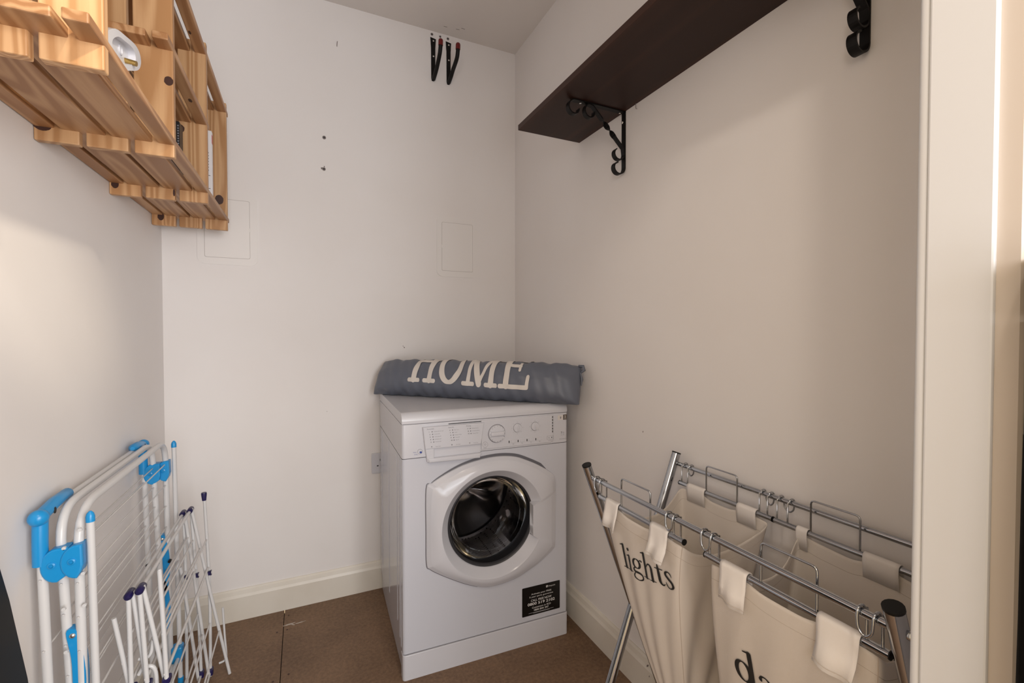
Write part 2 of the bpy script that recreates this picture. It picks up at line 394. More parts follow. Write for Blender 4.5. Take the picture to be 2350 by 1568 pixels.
# marks left in the walls
def wall_disc(cx, cz, r, th, n=12, y=YB):
    return MB().prism([(cx + r * math.cos(2 * math.pi * k / n), cz + r * math.sin(2 * math.pi * k / n)) for k in range(n)], y - th, y, axes=(0, 2, 1))
for x, z, r in ((0.088, 1.902, 0.0072), (0.0862, 1.774, 0.0068), (0.538, 2.441, 0.006), (0.576, 2.4405, 0.005), (0.612, 2.4405, 0.006)):
    p = wall_disc(x, z, r, 0.0012).build('wall_plug', plug_m, wb)
    wall_disc(x, z, r * .45, 0.0018).build('hole', dark_m, p)
MB().prism(blob(0.0785, 1.7755, 0.004, 0.0045, 0, 0, 5), YB - .0008, YB, axes=(0, 2, 1)).prism(blob(0.0875, 1.784, 0.002, 0.003, 0, 0, 6), YB - .0008, YB, axes=(0, 2, 1)).build('plaster_chip', plug_m, wb)
MB().tube([(0.1395, YB, 2.283), (0.1395, YB - 0.006, 2.286), (0.141, YB - 0.008, 2.300)], 0.0011, 6).build('nail', plug_m, wb)
MB().tube([(XR, 1.125, 1.800), (XR - .004, 1.125, 1.800), (XR - .005, 1.125, 1.822)], 0.0009, 6).build('nail', plug_m, wr_)
for x, z, r in ((0.408, 1.040, .0022), (0.403, 1.046, .0014), (-0.238, 1.632, .0015), (0.09, 0.78, .001)):
    MB().prism(blob(x, z, r, r * 1.6, .4, 0, int(x * 900) + 9), YB - .0005, YB, axes=(0, 2, 1)).build('scuff', plug_m, wb)
for y, z in ((1.09, 0.80), (1.05, 0.10), (1.04, 0.075)):
    MB().prism(blob(y, z, .0014, .003, .2, 0, int(z * 1000)), XR - (.0005 if z > .2 else 0.0155), XR, axes=(1, 2, 0)).build('scuff', plug_m, wr_)
for x, y in ((0.585, 1.96), (0.64, 1.955), (0.66, 1.94)):
    MB().box((x - .008, y - .001, ZC - .0005), (x + .008, y + .001, ZC)).build('scuff', plug_m, ce)

# access hatches
def hatch(x0, x1, z0, z1, label, flip):
    r_ = empty('access_panel', ((x0 + x1) / 2, YB, z0), 0, label, 'access panel')
    fr = MB().prism(rrect(x0, z0, x1, z1, 0.026, 6), YB, YB - 0.0036, axes=(0, 2, 1), bev=0.0009, seg=1).build('frame', panelp_m, r_)
    ix0, ix1, iz0, iz1 = x0 + .023, x1 - .025, z0 + .026, z1 - .026
    # hairline joint round the door: dark bed and a door that fills it
    MB().prism(rrect(ix0, iz0, ix1, iz1, 0.006, 3), YB - .0034, YB - 0.00375, axes=(0, 2, 1)).build('joint', joint_m, fr)
    MB().prism(rrect(ix0 + .0011, iz0 + .0011, ix1 - .0009, iz1 - .0010, 0.0055, 3), YB - .0034, YB - 0.0042, axes=(0, 2, 1), bev=.0003, seg=1).build('hatch_door', panelp_m, r_)
    lx = ix1 if flip else ix0
    MB().box((lx - .0025, YB - .0050, (iz0 + iz1) / 2 - .007), (lx + .0025, YB - .0028, (iz0 + iz1) / 2 + .007), .0008).build('catch', panelp_m, r_)
hatch(-0.350, -0.154, 1.362, 1.635, 'white plastic access hatch left on back wall, partly behind the pine rack', True)
hatch(0.556, 0.753, 1.362, 1.635, 'white plastic access hatch right on back wall, clear of the rack', False)

# socket behind the machine
so = empty('wall_socket', (0.338, YB, 0.543), 0, 'white double power socket half hidden behind the washer dryer', 'socket')
MB().prism(rrect(0.265, 0.500, 0.411, 0.586, 0.004, 2), YB, YB - 0.009, axes=(0, 2, 1), bev=0.002).build('faceplate', whitep_m, so)
for cx in (0.301, 0.374):
    MB().box((cx - .002, YB - .0094, .552), (cx + .002, YB - .0088, .561)).build('pin_slot', dark_m, so)
    for sx in (-1, 1): MB().box((cx + sx * .011 - .0036, YB - .0094, .5295), (cx + sx * .011 + .0036, YB - .0088, .534)).build('pin_slot', dark_m, so)

# ================================================================ DARK SHELF AND BRACKETS
ZS = 1.816
sh = MB().box((0.694, 0.27, ZS), (XR, 1.447, ZS + 0.0185), 0.0008).build('wall_shelf', walnut)
tag(sh, 'dark walnut-brown plank shelf on scrolled iron brackets, right wall', 'shelf')
def scroll(cx, cz, r0, r1, a0, a1, n=16):
    return [(cx + (r0 + (r1 - r0) * i / n) * math.cos(R(a0 + (a1 - a0) * i / n)), cz + (r0 + (r1 - r0) * i / n) * math.sin(R(a0 + (a1 - a0) * i / n))) for i in range(n + 1)]
def bracket(yc, label):
    """iron bracket: local a = distance from the wall, b = height; flat bar 14 mm wide"""
    g = empty('shelf_bracket', (XR, yc, ZS), 0, label, 'bracket', 'scrolled iron brackets under the dark shelf')
    W = 0.017; th = 0.0035
    def P(pts): return [(XR - a, yc, ZS + b) for a, b in pts]
    # wall bar ending in a scroll at its foot
    c = scroll(0.0258, -0.181, 0.0238, 0.0150, 180, 440, 20)
    MB().strip(P([(0.002, -0.0005), (0.002, -0.06), (0.002, -0.12)] + c), (0, 1, 0), W, th).build('wall_bar', iron_m, g)
    c2 = scroll(0.192, -0.0265, 0.0245, 0.0150, 90, -178, 20)
    MB().strip(P([(0.0, -0.002), (0.06, -0.002), (0.12, -0.002)] + c2), (0, 1, 0), W, th).build('shelf_bar', iron_m, g)
    # twisted diagonal stay with a scroll at each end
    s1 = scroll(0.122, -0.0225, 0.0185, 0.0125, 400 - 360, 280, 14)
    s1 = [] + scroll(0.134, -0.0275, 0.0235, 0.0135, 75, -190, 18)
    s2 = scroll(0.0255, -0.137, 0.0220, 0.0150, 185, 420, 16)
    a0 = Vector((0.124, 0, -0.0075)); a1 = Vector((0.006, 0, -0.118)); N_ = 30; pts = []; wv = []
    for i in range(N_ + 1):
        t = i / N_; p = a0.lerp(a1, t); pts.append((XR - p.x, yc, ZS + p.z))
        tw = 0.0 if t < .3 else (1.0 if t > .72 else (t - .3) / .42)
        ang = tw * 2 * math.pi
        dirv = Vector((-(a1.x - a0.x), 0, a1.z - a0.z)).normalized(); side = Vector((0, 1, 0)); up_ = dirv.cross(side)
        wv.append(side * math.cos(ang) + up_ * math.sin(ang))
    pre = list(reversed(P(s1))); post = P(s2)
    MB().strip(pre + pts + post, [Vector((0, 1, 0))] * len(pre) + wv + [Vector((0, 1, 0))] * len(post), W * .92, th).build('twisted_stay', iron_m, g)
    for a, b, ax in ((0.005, -0.035, 0), (0.005, -0.150, 0), (0.018, -0.005, 1), (0.168, -0.005, 1)):
        M = Matrix.Translation((XR - a, yc, ZS + b)) @ (Matrix.Rotation(R(90), 4, 'Z') if ax == 0 else Matrix.Rotation(R(-90), 4, 'X'))
        MB().lathe([(0, -.0016), (0.0022, -.0014), (0.0036, 0), (0.0036, .002)], M, 10).build('screw', screw_m, g)
bracket(1.186, 'black iron shelf bracket near the far end of the dark shelf, fully in view')
bracket(0.494, 'black iron shelf bracket cut by the top edge of the picture, near the door frame')

# ================================================================ UTILITY HOOKS
def hook(x, arm, label):
    g = empty('wall_hook', (x, YB, 2.24), 0, label, 'hook', 'black utility hooks high on the back wall')
    m = MB(); zt, zb = 2.426, 2.236
    prof_ = [(-.0125, zt), (.0125, zt - .004), (.0108, zt - .03), (.0098, zt - .045), (.0090, zb + .01), (.004, zb - .002), (-.006, zb - .002), (-.0090, zb + .01), (-.0095, zt - .045), (-.0108, zt - .03)]
    m.prism([(x + a, b) for a, b in prof_], YB, YB - .004, axes=(0, 2, 1), bev=.001, seg=1); m.build('back_plate', iron_m, g)
    P = catmull([(x, y, z) for y, z in arm], 6)
    MB().tube(P, 0.0088, 12).build('arm', iron_m, g)
    e = P[-1]; d = (P[-1] - P[-4]).normalized(); e0 = e - d * .012
    MB().tube([e0, e0 + d * .018, e0 + d * .024, e0 + d * .027], [0.0104, 0.0104, 0.0085, 0.004], 12).build('tip_cover', red_m, g)['label'] = 'dark red rubber tip'
    for z in (2.411, 2.343):
        M = Matrix.Translation((x + .001, YB - .0048, z))
        MB().lathe([(0, -.0016), (0.0024, -.0014), (0.004, 0), (0.004, .001)], M, 10).build('screw', screw_m, g)
hook(0.543, [(2.006, 2.240), (1.975, 2.250), (1.941, 2.268), (1.905, 2.297), (1.893, 2.320), (1.890, 2.336)], 'left of the two black wall hooks with red tips, under the ceiling')
hook(0.614, [(2.007, 2.242), (1.975, 2.251), (1.943, 2.266), (1.893, 2.284), (1.877, 2.305), (1.873, 2.328)], 'right of the two black wall hooks with red tips, under the ceiling')

# ================================================================ PINE RACK
rk = empty('slatted_rack', (XL, 1.3, 1.47), 0, 'open pine slat shelf rack hung high on the left wall', 'shelf')
XS = [(-0.456, -0.389), (-0.380, -0.314), (-0.305, -0.238)]       # upright boards across the depth
DY = [0.788, 1.156, 1.524, 1.892]; DT = 0.017
TOPZ = [1.92, 1.92, 1.918, 1.918]
boards = {}
for i, y in enumerate(DY):
    for k, (x0, x1) in enumerate(XS):
        o = MB().box((x0 + .0008, y, 1.4695 if i else 1.4575), (x1, y + DT, TOPZ[i]), 0.0022, 2).build('upright_board', pine_z, rk)
        boards[(i, k)] = o
SX = [(-0.4545, -0.425), (-0.4155, -0.3485), (-0.3395, -0.2745), (-0.2645, -0.2375)]
LV = [(1.504, 0.742, 1.935), (1.688, 1.118, 1.562), (1.884, 0.742, 1.935)]
slats = {}
for j, (z, ya, yb) in enumerate(LV):
    for k, (x0, x1) in enumerate(SX):
        o = MB().box((x0, ya + random.uniform(-.003, .003), z), (x1, yb + random.uniform(-.003, .003), z + 0.0145), 0.0022, 2)
        if j == 0:
            for v in o.v: v.z += min(0, -.014 * (1.15 - v.y) / .41)      # the near ends of the lowest slats sag
        o = o.build('shelf_slat', pine_y, rk)
        slats[(j, k)] = o
def knot(parent, c, rx, rz, nrm):
    ax = {'y': (0, 2, 1), 'z': (0, 1, 2), 'x': (1, 2, 0)}[nrm]; d = c[ax[2]]
    pts = [(c[ax[0]] + rx * math.cos(a * math.pi / 8) * (1 + .06 * math.sin(a * 2.3)), c[ax[1]] + rz * math.sin(a * math.pi / 8)) for a in range(16)]
    MB().prism(pts, d - .0003, d + .0006, axes=ax).build('knot', knot_m, parent)
knot(boards[(1, 2)], (-0.246, 1.1560, 1.6255), 0.0078, 0.0095, 'y')
knot(boards[(2, 0)], (-0.443, 1.5240, 1.497), 0.008, 0.012, 'y')
knot(boards[(1, 0)], (-0.442, 1.1560, 1.4975), 0.013, 0.010, 'y')
knot(boards[(3, 0)], (-0.430, 1.8920, 1.499), 0.009, 0.014, 'y')
knot(boards[(2, 1)], (-0.316, 1.5240, 1.49), 0.0025, 0.010, 'y')
knot(boards[(3, 2)], (-0.262, 1.8920, 1.575), 0.013, 0.017, 'y')
knot(boards[(2, 2)], (-0.300, 1.5240, 1.668), 0.010, 0.011, 'y')
knot(slats[(0, 2)], (-0.309, 0.915, 1.4961), 0.0035, 0.016, 'z')
knot(slats[(0, 1)], (-0.362, 1.36, 1.5040), 0.004, 0.010, 'z')
knot(slats[(0, 0)], (-0.436, 1.44, 1.5040), 0.005, 0.012, 'z')
knot(slats[(2, 3)], (-0.258, 1.43, 1.8840), 0.003, 0.008, 'z')
knot(slats[(1, 3)], (-0.250, 1.38, 1.6880), 0.004, 0.010, 'z')

# books and the white fitting on the rack
zs0 = 1.504 + 0.0146
bk = empty('book', (-0.30, 1.71, zs0), 0, 'slim white book with red spine mark, standing at the far end of the rack', 'book')
MB().box((-0.385, 1.700, zs0), (-0.254, 1.722, zs0 + 0.222), 0.0012).build('cover', book_m, bk)
MB().box((-0.384, 1.7035, zs0 + .001), (-0.2545, 1.7195, zs0 + 0.2226)).build('pages', book_m, bk)
MB().box((-0.254, 1.704, zs0 + .185), (-0.2537, 1.719, zs0 + .212)).build('spine_mark', bookr_m, bk)
bm_ = MB()
for z in range(7): bm_.box((-0.272, 1.6997, zs0 + .15 - z * .009), (-0.262, 1.7, zs0 + .1535 - z * .009))
bm_.box((-0.268, 1.6996, zs0 + .04), (-0.2665, 1.7, zs0 + .082)).box((-0.2665, 1.6996, zs0 + .0805), (-0.258, 1.7, zs0 + .082)).box((-0.2665, 1.6996, zs0 + .04), (-0.258, 1.7, zs0 + .0415))
bm_.build('cover_print', inkb_m, bk)
bd = empty('book', (-0.30, 1.46, zs0), 0, 'dark book with grey spine lettering, behind the knotted upright board', 'book')
MB().box((-0.42, 1.440, zs0), (-0.285, 1.478, zs0 + 0.136), 0.0015).build('cover', bookd_m, bd)
sm_ = MB()
for k_ in range(9): sm_.box((-0.2895, 1.4396, zs0 + .070 + k_ * .0066), (-0.2865, 1.4401, zs0 + .0735 + k_ * .0066))
sm_.build('spine_print', ink_m, bd)
# white plastic fitting: rounded band, dished face, brass pin
wf0 = empty('plastic_fitting', (-0.25, 0.87, zs0), 0, 'white plastic fitting with rounded end and brass pin lying on the near slats', 'fitting')
def fit_outline(sc_=1.0):
    # in the (Y, Z) plane
    pts = [(.862, 1.545), (.900, 1.575), (.950, 1.592), (.995, 1.604), (1.018, 1.602), (1.024, 1.588), (1.008, 1.568), (.968, 1.546), (.93, 1.528), (.895, 1.5215), (.866, 1.526)]
    c = (0.94, 1.562)
    return [Vector((c[0] + (y - c[0]) * sc_, c[1] + (z - c[1]) * sc_, 0)) for y, z in pts]
ol = [(p.x, p.y) for p in catmull(fit_outline(), 4, True)]; il = [(p.x, p.y) for p in catmull(fit_outline(0.66), 4, True)]
n_ = len(ol); rb = MB()
x0, x1 = -0.300, -0.258
rb.add([(x0, y, z) for y, z in ol] + [(x1, y, z) for y, z in ol] + [(x1, y, z) for y, z in il] + [(x0, y, z) for y, z in il],
       [[a * n_ + k, a * n_ + (k + 1) % n_, ((a + 1) % 4) * n_ + (k + 1) % n_, ((a + 1) % 4) * n_ + k] for a in range(4) for k in range(n_)], True)
rb.build('rim', whitep_m, wf0)
MB().prism(il, -0.280, -0.268, axes=(1, 2, 0)).build('face', whitep_m, wf0)
MB().lathe([(0.008, 0), (0.008, .002), (0.006, .002), (0.006, 0)], Matrix.Translation((-0.268, .955, 1.571)) @ Matrix.Rotation(R(-90), 4, 'Z'), 16).build('boss', whitep_m, wf0)
MB().tube([(-0.268, 0.978, 1.566), (-0.252, 0.976, 1.563)], 0.0045, 8).build('pin', brass_m, wf0)['label'] = 'brass pin'

# ================================================================ WASHER DRYER
WA = (0.2806, 1.4285); WR = -0.034
wm = empty('washing_machine', (WA[0], WA[1], 0), WR, 'white front-loading washer dryer with round glass door in the corner', 'washing machine')
WW, WD, WH = 0.595, 0.570, 0.85
def plan(x0, x1, y0, y1, r, n=5):
    out = []
    for cx, cy, a in ((x1 - r, y0 + r, 270), (x1, y1, None), (x0, y1, None), (x0 + r, y0 + r, 180)):
        if a is None: out.append((cx, cy))
        else:
            for k in range(n + 1): th = R(a + 90 * k / n); out.append((cx + r * math.cos(th), cy + r * math.sin(th)))
    return out
# body shell: sides + back, front face with a round hole
CX, CZ, HR = 0.308, 0.460, 0.1665
z0, z1 = 0.083, 0.7055
pl = plan(0, WW, 0, WD, 0.010)
b = MB(); n = len(pl); vs = [(x, y, z) for z in (z0, z1) for x, y in pl]; fc = []
for k in range(n):
    k2 = (k + 1) % n; pa, pb = pl[k], pl[k2]
    if abs(pa[1]) < 1e-6 and abs(pb[1]) < 1e-6: continue
    fc.append([k, k2, n + k2, n + k])
b.add(vs, fc, False)
xa, xb = 0.010, WW - 0.010; SEG = 64; ring = []; rect = []
angs = sorted(set([2 * math.pi * k / SEG for k in range(SEG)] + [math.atan2(zz - CZ, xx - CX) % (2 * math.pi) for xx in (xa, xb) for zz in (z0, z1)]))
for a in angs:
    c, s_ = math.cos(a), math.sin(a); tt = 1e9
    if c > 1e-9: tt = min(tt, (xb - CX) / c)
    if c < -1e-9: tt = min(tt, (xa - CX) / c)
    if s_ > 1e-9: tt = min(tt, (z1 - CZ) / s_)
    if s_ < -1e-9: tt = min(tt, (z0 - CZ) / s_)
    ring.append((CX + HR * c, 0, CZ + HR * s_)); rect.append((CX + tt * c, 0, CZ + tt * s_))
m_ = len(angs)
b.add(ring + rect, [[k, (k + 1) % m_, m_ + (k + 1) % m_, m_ + k] for k in range(m_)], False)
b.build('cabinet', white_m, wm, local=True)
MB().prism(plan(0.004, WW - .004, .003, WD - .004, 0.008), 0.074, 0.0835, axes=(0, 1, 2)).build('seam', seam_m, wm, local=True)
# upper fascia
MB().prism(plan(0, WW, 0, WD, 0.010), 0.7075, 0.8145, axes=(0, 1, 2)).build('fascia', whitep_m, wm, local=True)
MB().prism(plan(0.003, WW - .003, .003, WD - .004, 0.008), 0.7050, 0.7076, axes=(0, 1, 2)).build('seam', seam_m, wm, local=True)
MB().prism(plan(0.003, WW - .003, .0025, WD - .004, 0.008), 0.8144, 0.8166, axes=(0, 1, 2)).build('seam', seam_m, wm, local=True)
# worktop with rolled front edge
prof_t = [(WD, .8165), (0.0, .8165)] + [(-0.001 + 0.030 * (1 - math.cos(R(a))), .826 + 0.024 * math.sin(R(a))) for a in range(0, 91, 10)] + [(WD, .85)]
lid = MB().prism([(y, z) for y, z in prof_t], 0.0, WW, axes=(1, 2, 0), bev=0.006, seg=3).build('worktop', lid_m, wm, local=True)
# kick plate
MB().prism(plan(-.001, WW + .001, -0.003, 0.03, 0.010), 0.0, 0.0795, axes=(0, 1, 2), bev=.002, seg=2).build('plinth', whitep_m, wm, local=True)
MB().prism(plan(0.004, WW - .004, .03, WD - .01, 0.008), 0.006, 0.075, axes=(0, 1, 2)).build('base', white_m, wm, local=True)
for fx in (0.05, WW - .05):
    MB().lathe([(0, 0), (.02, 0), (.02, .008)], Matrix.Translation((fx, WD - .06, 0)) @ Matrix.Rotation(R(90), 4, 'X'), 12).build('foot', blackp_m, wm, local=True)
# pressed ribs on the left side
for dy, za, zb in ((0.032, 0.03, 0.79), (0.058, 0.10, .79), (0.105, 0.13, 0.76), (0.30, 0.12, 0.755), (0.50, 0.13, 0.745)):
    MB().tube([(0.0008, dy, max(za, .085)), (0.0, dy, max(za, .085) + .01), (0.0, dy, min(zb, .705) - .01), (0.0008, dy, min(zb, .705))], [0.0006, 0.0017, 0.0017, 0.0006], 8).build('pressed_rib', white_m, wm, local=True)
# control panel plate
YP = -0.0055
MB().prism([(0.262, 0.8115), (0.262, 0.712), (0.526, 0.7115), (0.535, 0.719), (0.535, 0.8115)], 0.001, YP, axes=(0, 2, 1), bev=0.003, seg=2).build('control_panel', whitep_m, wm, local=True)
MB().box((0.257, -0.002, 0.7075), (0.53, 0.001, 0.7125)).build('panel_bevel_step', lid_m, wm, local=True)  # bevel strip along the lower edge of the panel
cpanel = [o for o in wm.children if o.name.startswith('control_panel')][0]
# drawer
dr = MB()
dr.prism([(0.064, 0.804), (0.0715, 0.7335), (0.2585, 0.7335), (0.2695, 0.804)], 0.001, -0.013, axes=(0, 2, 1), bev=0.003, seg=2)
dr.prism([(0.0715, 0.7338), (0.0775, 0.692), (0.1000, 0.692), (0.1000, 0.7338)], 0.001, -0.013, axes=(0, 2, 1), bev=0.003, seg=2)
dr.prism([(0.085, 0.7338), (0.095, 0.700), (0.2585, 0.700), (0.2585, 0.7338)], 0.001, -0.0035, axes=(0, 2, 1))
dr.prism([(0.0775, 0.7045), (0.083, 0.690), (0.2535, 0.688), (0.2585, 0.7045)], 0.001, -0.0170, axes=(0, 2, 1), bev=0.005, seg=3)
drw = dr.build('detergent_drawer', whitep_m, wm, local=True)
MB().box((0.150, -0.0008, 0.8062), (0.262, 0.001, 0.8085)).build('drawer_gap', dark_m, wm, local=True)
MB().box((0.045, -0.0004, 0.7065), (0.085, 0.001, 0.7078)).build('seam', seam_m, wm, local=True)
EX = (1, 0, 0); EZ = (0, 0, 1)
def wt(s, x, z, h, m=None, w=None, y=-0.0134, bold=0.0, al='LEFT', par=None):
    return text(s, m or ink_m, par or wm, (x, y, z), EX, EZ, h, w, bold, 0, al)
for s, x in (('Essentials', .0765), ('Specials', .146), ('Drying', .206)): wt(s, x, .7965 - .000, .0042, par=drw)
rows1 = [('1', 'Antistain 40\u00b0 50\u00b0 60\u00b0'), ('2', 'Cottons 60\u00b0'), ('3', 'Coloureds 60\u00b0'), ('4', 'Synthetics 60\u00b0'), ('5', 'Fastwash 60\u00b0')]
rows2 = [('6', 'Baby Care'), ('7', 'Darks'), ('8', 'Ready to Wear'), ('9', 'Wool 40\u00b0'), ('10', 'Silk 30\u00b0')]
rows3 = [('11', 'Drying Cottons'), ('12', 'Drying Synthetics'), ('13', 'Drying Wool')]
for rows, x, dx in ((rows1, .083, .0013), (rows2, .150, .0013), (rows3, .210, .0013)):
    for i, (a, t_) in enumerate(rows):
        z = .7875 - i * .0083
        wt(a, x + i * dx, z, .0034, m=inkb_m, bold=.02, par=drw)
        MB().prism(rrect(x + i * dx + .008, z - .0002, x + i * dx + .012, z + .0032, .0012, 2), -0.0129, -0.0133, axes=(0, 2, 1)).build('symbol', cream_lab_m if False else ink_m, drw, local=True)
        wt(t_, x + i * dx + .0155, z + .0004, .0026, par=drw)
for s, t_, x in (('A', 'Rinse Hold', .0895), ('B', 'Spin Only', .1565), ('C', 'Pump Out', .2165)):
    wt(s, x, .7395, .0036, m=inkb_m, bold=.03, par=drw); wt(t_, x + .015, .7395, .0026, par=drw)
# wash and dry emblem
wt('Wash', .0345, .7235, .0032, m=blue_ink_m, y=-.0003); wt('& Dry', .0385, .7165, .0032, m=blue_ink_m, y=-.0003)
em = MB(); em.tube([(0.0565 + .0078 * math.cos(a), -.0004, .7262 + .0078 * math.sin(a)) for a in [2 * math.pi * k / 24 for k in range(24)]], .0004, 6, closed=True)
em.build('emblem', ink_m, wm, local=True)
MB().prism(rrect(.0555, .7205, .0625, .7265, .002, 3), 0, -.0006, axes=(0, 2, 1)).build('emblem', blue_ink_m, wm, local=True)
# dials
def knob(cx, cz, r, h, grip, ang):
    M = Matrix.Translation((cx, YP, cz))
    k = MB().lathe([(0, -h * .55), (r * .72, -h * .55), (r * .96, -h * .45), (r, 0)], M, 32).build('dial', whitep_m, wm, local=True)
    MB().lathe([(r * 1.0, -.0003), (r * 1.05, -.0003)], M, 32).build('dial_gap', seam_m, k, local=True)
    Mg = M @ Matrix.Rotation(R(ang), 4, 'Y')
    MB().box((-r * .82, -h, -grip), (r * .82, -h * .4, grip), min(grip, h * .4) * .8, 3, M=Mg, smooth=True).build('grip', whitep_m, k, local=True)
    return k
knob(0.3165, 0.7625, 0.0300, 0.014, 0.0075, 0)
knob(0.3930, 0.7755, 0.0150, 0.007, 0.0020, 85)
knob(0.4605, 0.7755, 0.0150, 0.007, 0.0020, 85)
for i, s in enumerate(['5', '6', '7', '8', '9', '10', '11', '12', '13', 'A', 'B', 'C', '1', '2', '3', '4']):
    a = R(90 - 180 - i * 22.5 + 90); wt(s, .3165 + .0262 * math.cos(a + math.pi / 2), .7612 + .0262 * math.sin(a + math.pi / 2), .0024, m=inkb_m, y=YP - .0078, al='CENTER', bold=.02)
for cx in (.393, .4605):
    for k in range(8):
        a = R(90 - 45 * k); wt(('90\u00b0', '60\u00b0', '50\u00b0', '40\u00b0', '30\u00b0', '20\u00b0', '40\u00b0', '60\u00b0')[k], cx + .0205 * math.cos(a), .7745 + .0205 * math.sin(a), .0020, y=YP - .0002, al='CENTER')
for x in (0.3775, 0.4112, 0.4452, 0.4792):
    MB().prism(rrect(x - .0096, .7242, x + .0088, .7370, .001, 2), YP, YP - .0004, axes=(0, 2, 1)).build('button_gap', lid_m, cpanel, local=True)
    MB().prism(rrect(x - .0086, .7250, x + .0090, .7361, .001, 2), YP, YP - .0014, axes=(0, 2, 1), bev=.0005, seg=1).build('button', whitep_m, cpanel, local=True)
    MB().box((x - .0170, YP - .0005, .7255), (x - .0140, YP + .0004, .7335)).build('indicator', inkb_m, cpanel, local=True)
for x, s1_, s2_ in ((.3775, 'Super', 'Wash'), (.4112, 'Extra', 'Rinse'), (.4452, 'Easy', 'Iron'), (.4792, 'Delay', 'Timer')):
    wt(s1_, x, .7212, .0018, y=YP - .0003, al='CENTER'); wt(s2_, x, .7188, .0018, y=YP - .0003, al='CENTER')
for i in range(6):
    z = .8028 - i * .0103
    MB().box((.5290, YP - .0005, z - .0035), (.5318, YP + .0004, z + .0035)).build('indicator', inkb_m, cpanel, local=True)
    MB().prism(rrect(.5195, z - .0017, .5240, z + .0017, .0012, 2), YP, YP - .0003, axes=(0, 2, 1)).build('symbol', lid_m, cpanel, local=True)
def outline_rect(x0, z0_, x1, z1_, y, m, nm, par, t=.0005):
    MB().box((x0, y - .0003, z0_), (x1, y + .0002, z0_ + t)).box((x0, y - .0003, z1_ - t), (x1, y + .0002, z1_)).box((x0, y - .0003, z0_), (x0 + t, y + .0002, z1_)).box((x1 - t, y - .0003, z0_), (x1, y + .0002, z1_)).build(nm, m, par, local=True)
outline_rect(.5085, .7235, .5335, .7365, YP, ink_m, 'button_outline', cpanel)
wt('>||', .513, .7285, .0035, y=YP - .0003, m=inkb_m); MB().box((.5255, YP - .0004, .7285), (.5285, YP + .0002, .7320)).build('indicator', inkb_m, cpanel, local=True)
wt('Start/Pause', .521, .7192, .0024, y=YP - .0003, al='CENTER')
MB().tube([(0.2745 + .0094 * math.cos(a), YP - .0002, .7285 + .0094 * math.sin(a)) for a in [2 * math.pi * k / 28 for k in range(28)]], .0003, 6, closed=True).tube([(0.2745 + .0030 * math.cos(a), YP - .0002, .7290 + .0030 * math.sin(a)) for a in [R(125 + 290 * k / 16) for k in range(17)]], .0003, 6).tube([(.2745, YP - .0003, .7290), (.2745, YP - .0003, .7325)], .0003, 6).build('power_button', ink_m, cpanel, local=True)
wt('On/Off', .2745, .7158, .0022, y=YP - .0003, al='CENTER')
wt('7', .567, .7378, .0085, y=-.0004, m=inkb_m); wt('/5', .5735, .7378, .0070, y=-.0004, m=ink_m); wt('WD', .5665, .7325, .0026, y=-.0004); wt('1400', .575, .7325, .0026, y=-.0004)
wt('AQUARIUS', .5605, .7180, .0036, y=-.0004, w=.029, m=ink_m)
MB().prism(rrect(.5545, .7885, .5755, .806, .0015, 2), 0, -.0004, axes=(0, 2, 1)).build('rating_sticker', cream_lab_m, wm, local=True)
MB().prism(blob(.566, .7975, .0028, .0042, 0, 0, 11), -.0003, -.0006, axes=(0, 2, 1)).build('symbol', ink_m, wm, local=True)
MB().prism(rrect(.5765, .7885, .5925, .8075, .0015, 2), 0, -.0004, axes=(0, 2, 1)).build('rating_sticker', brownlab_m, wm, local=True)
wt('2', .5845, .7965, .0075, y=-.0007, m=cream_lab_m, al='CENTER', bold=.03); wt('YEAR', .5845, .7905, .0028, y=-.0007, m=cream_lab_m, al='CENTER')

# door -----------------------------------------------------------
DC = (0.301, 0.462); YD = -0.030
outp = [(.0755, .605), (.092, .620), (.114, .633), (.155, .652), (.200, .668), (.260, .680), (.325, .6835), (.385, .676), (.436, .656), (.480, .634), (.520, .608), (.5385, .590), (.5435, .56), (.5440, .46), (.5430, .345), (.5365, .327), (.520, .314), (.480, .287), (.436, .266), (.400, .2515), (.365, .244), (.318, .239), (.270, .2425), (.215, .264), (.163, .292), (.120, .318), (.088, .341), (.0755, .360), (.0745, .46)]
oc = catmull([(x, z, 0) for x, z in outp], 5, True)
def ray_out(a):
    best = None; c, s_ = math.cos(a), math.sin(a)
    for i in range(len(oc)):
        p, q_ = oc[i], oc[(i + 1) % len(oc)]
        px, pz, qx, qz = p.x - DC[0], p.y - DC[1], q_.x - DC[0], q_.y - DC[1]
        den = c * (qz - pz) - s_ * (qx - px)
        if abs(den) < 1e-12: continue
        t_ = (px * (qz - pz) - pz * (qx - px)) / den; u_ = (px * s_ - pz * c) / den
        if t_ > 0 and -1e-6 <= u_ <= 1 + 1e-6: best = t_ if best is None else min(best, t_)
    return best
NA = 240; d = MB(); rings = []
def r_in(a):
    r = 0.180; c, s_ = math.cos(a), math.sin(a)
    if c > 0 and abs(math.degrees(math.atan2(s_, c)) + 3.5) < 20.5: r = min(.180, 0.1440 / c)
    return r
prof_d = []
for j in range(10):
    ring = []
    for k in range(NA):
        a = 2 * math.pi * k / NA; ri = r_in(a); ro = ray_out(a)
        if j == 0: r, y = min(0.1535, ri), 0.004
        elif j == 1: r, y = min(0.1560, ri), -0.0005
        elif j == 2: r, y = ri - .0015, YD + .003
        elif j == 3: r, y = ri + .0015, YD
        elif j <= 7:
            t_ = (j - 3) / 5; r = ri + .0015 + (ro - ri - .005) * t_; y = YD + .022 * t_ ** 2
        elif j == 8: r, y = ro - .0012, YD + .0245
        else: r, y = ro, 0.0
        ring.append((DC[0] + r * math.cos(a), y, DC[1] + r * math.sin(a)))
    d.v += [Vector(p) for p in ring]
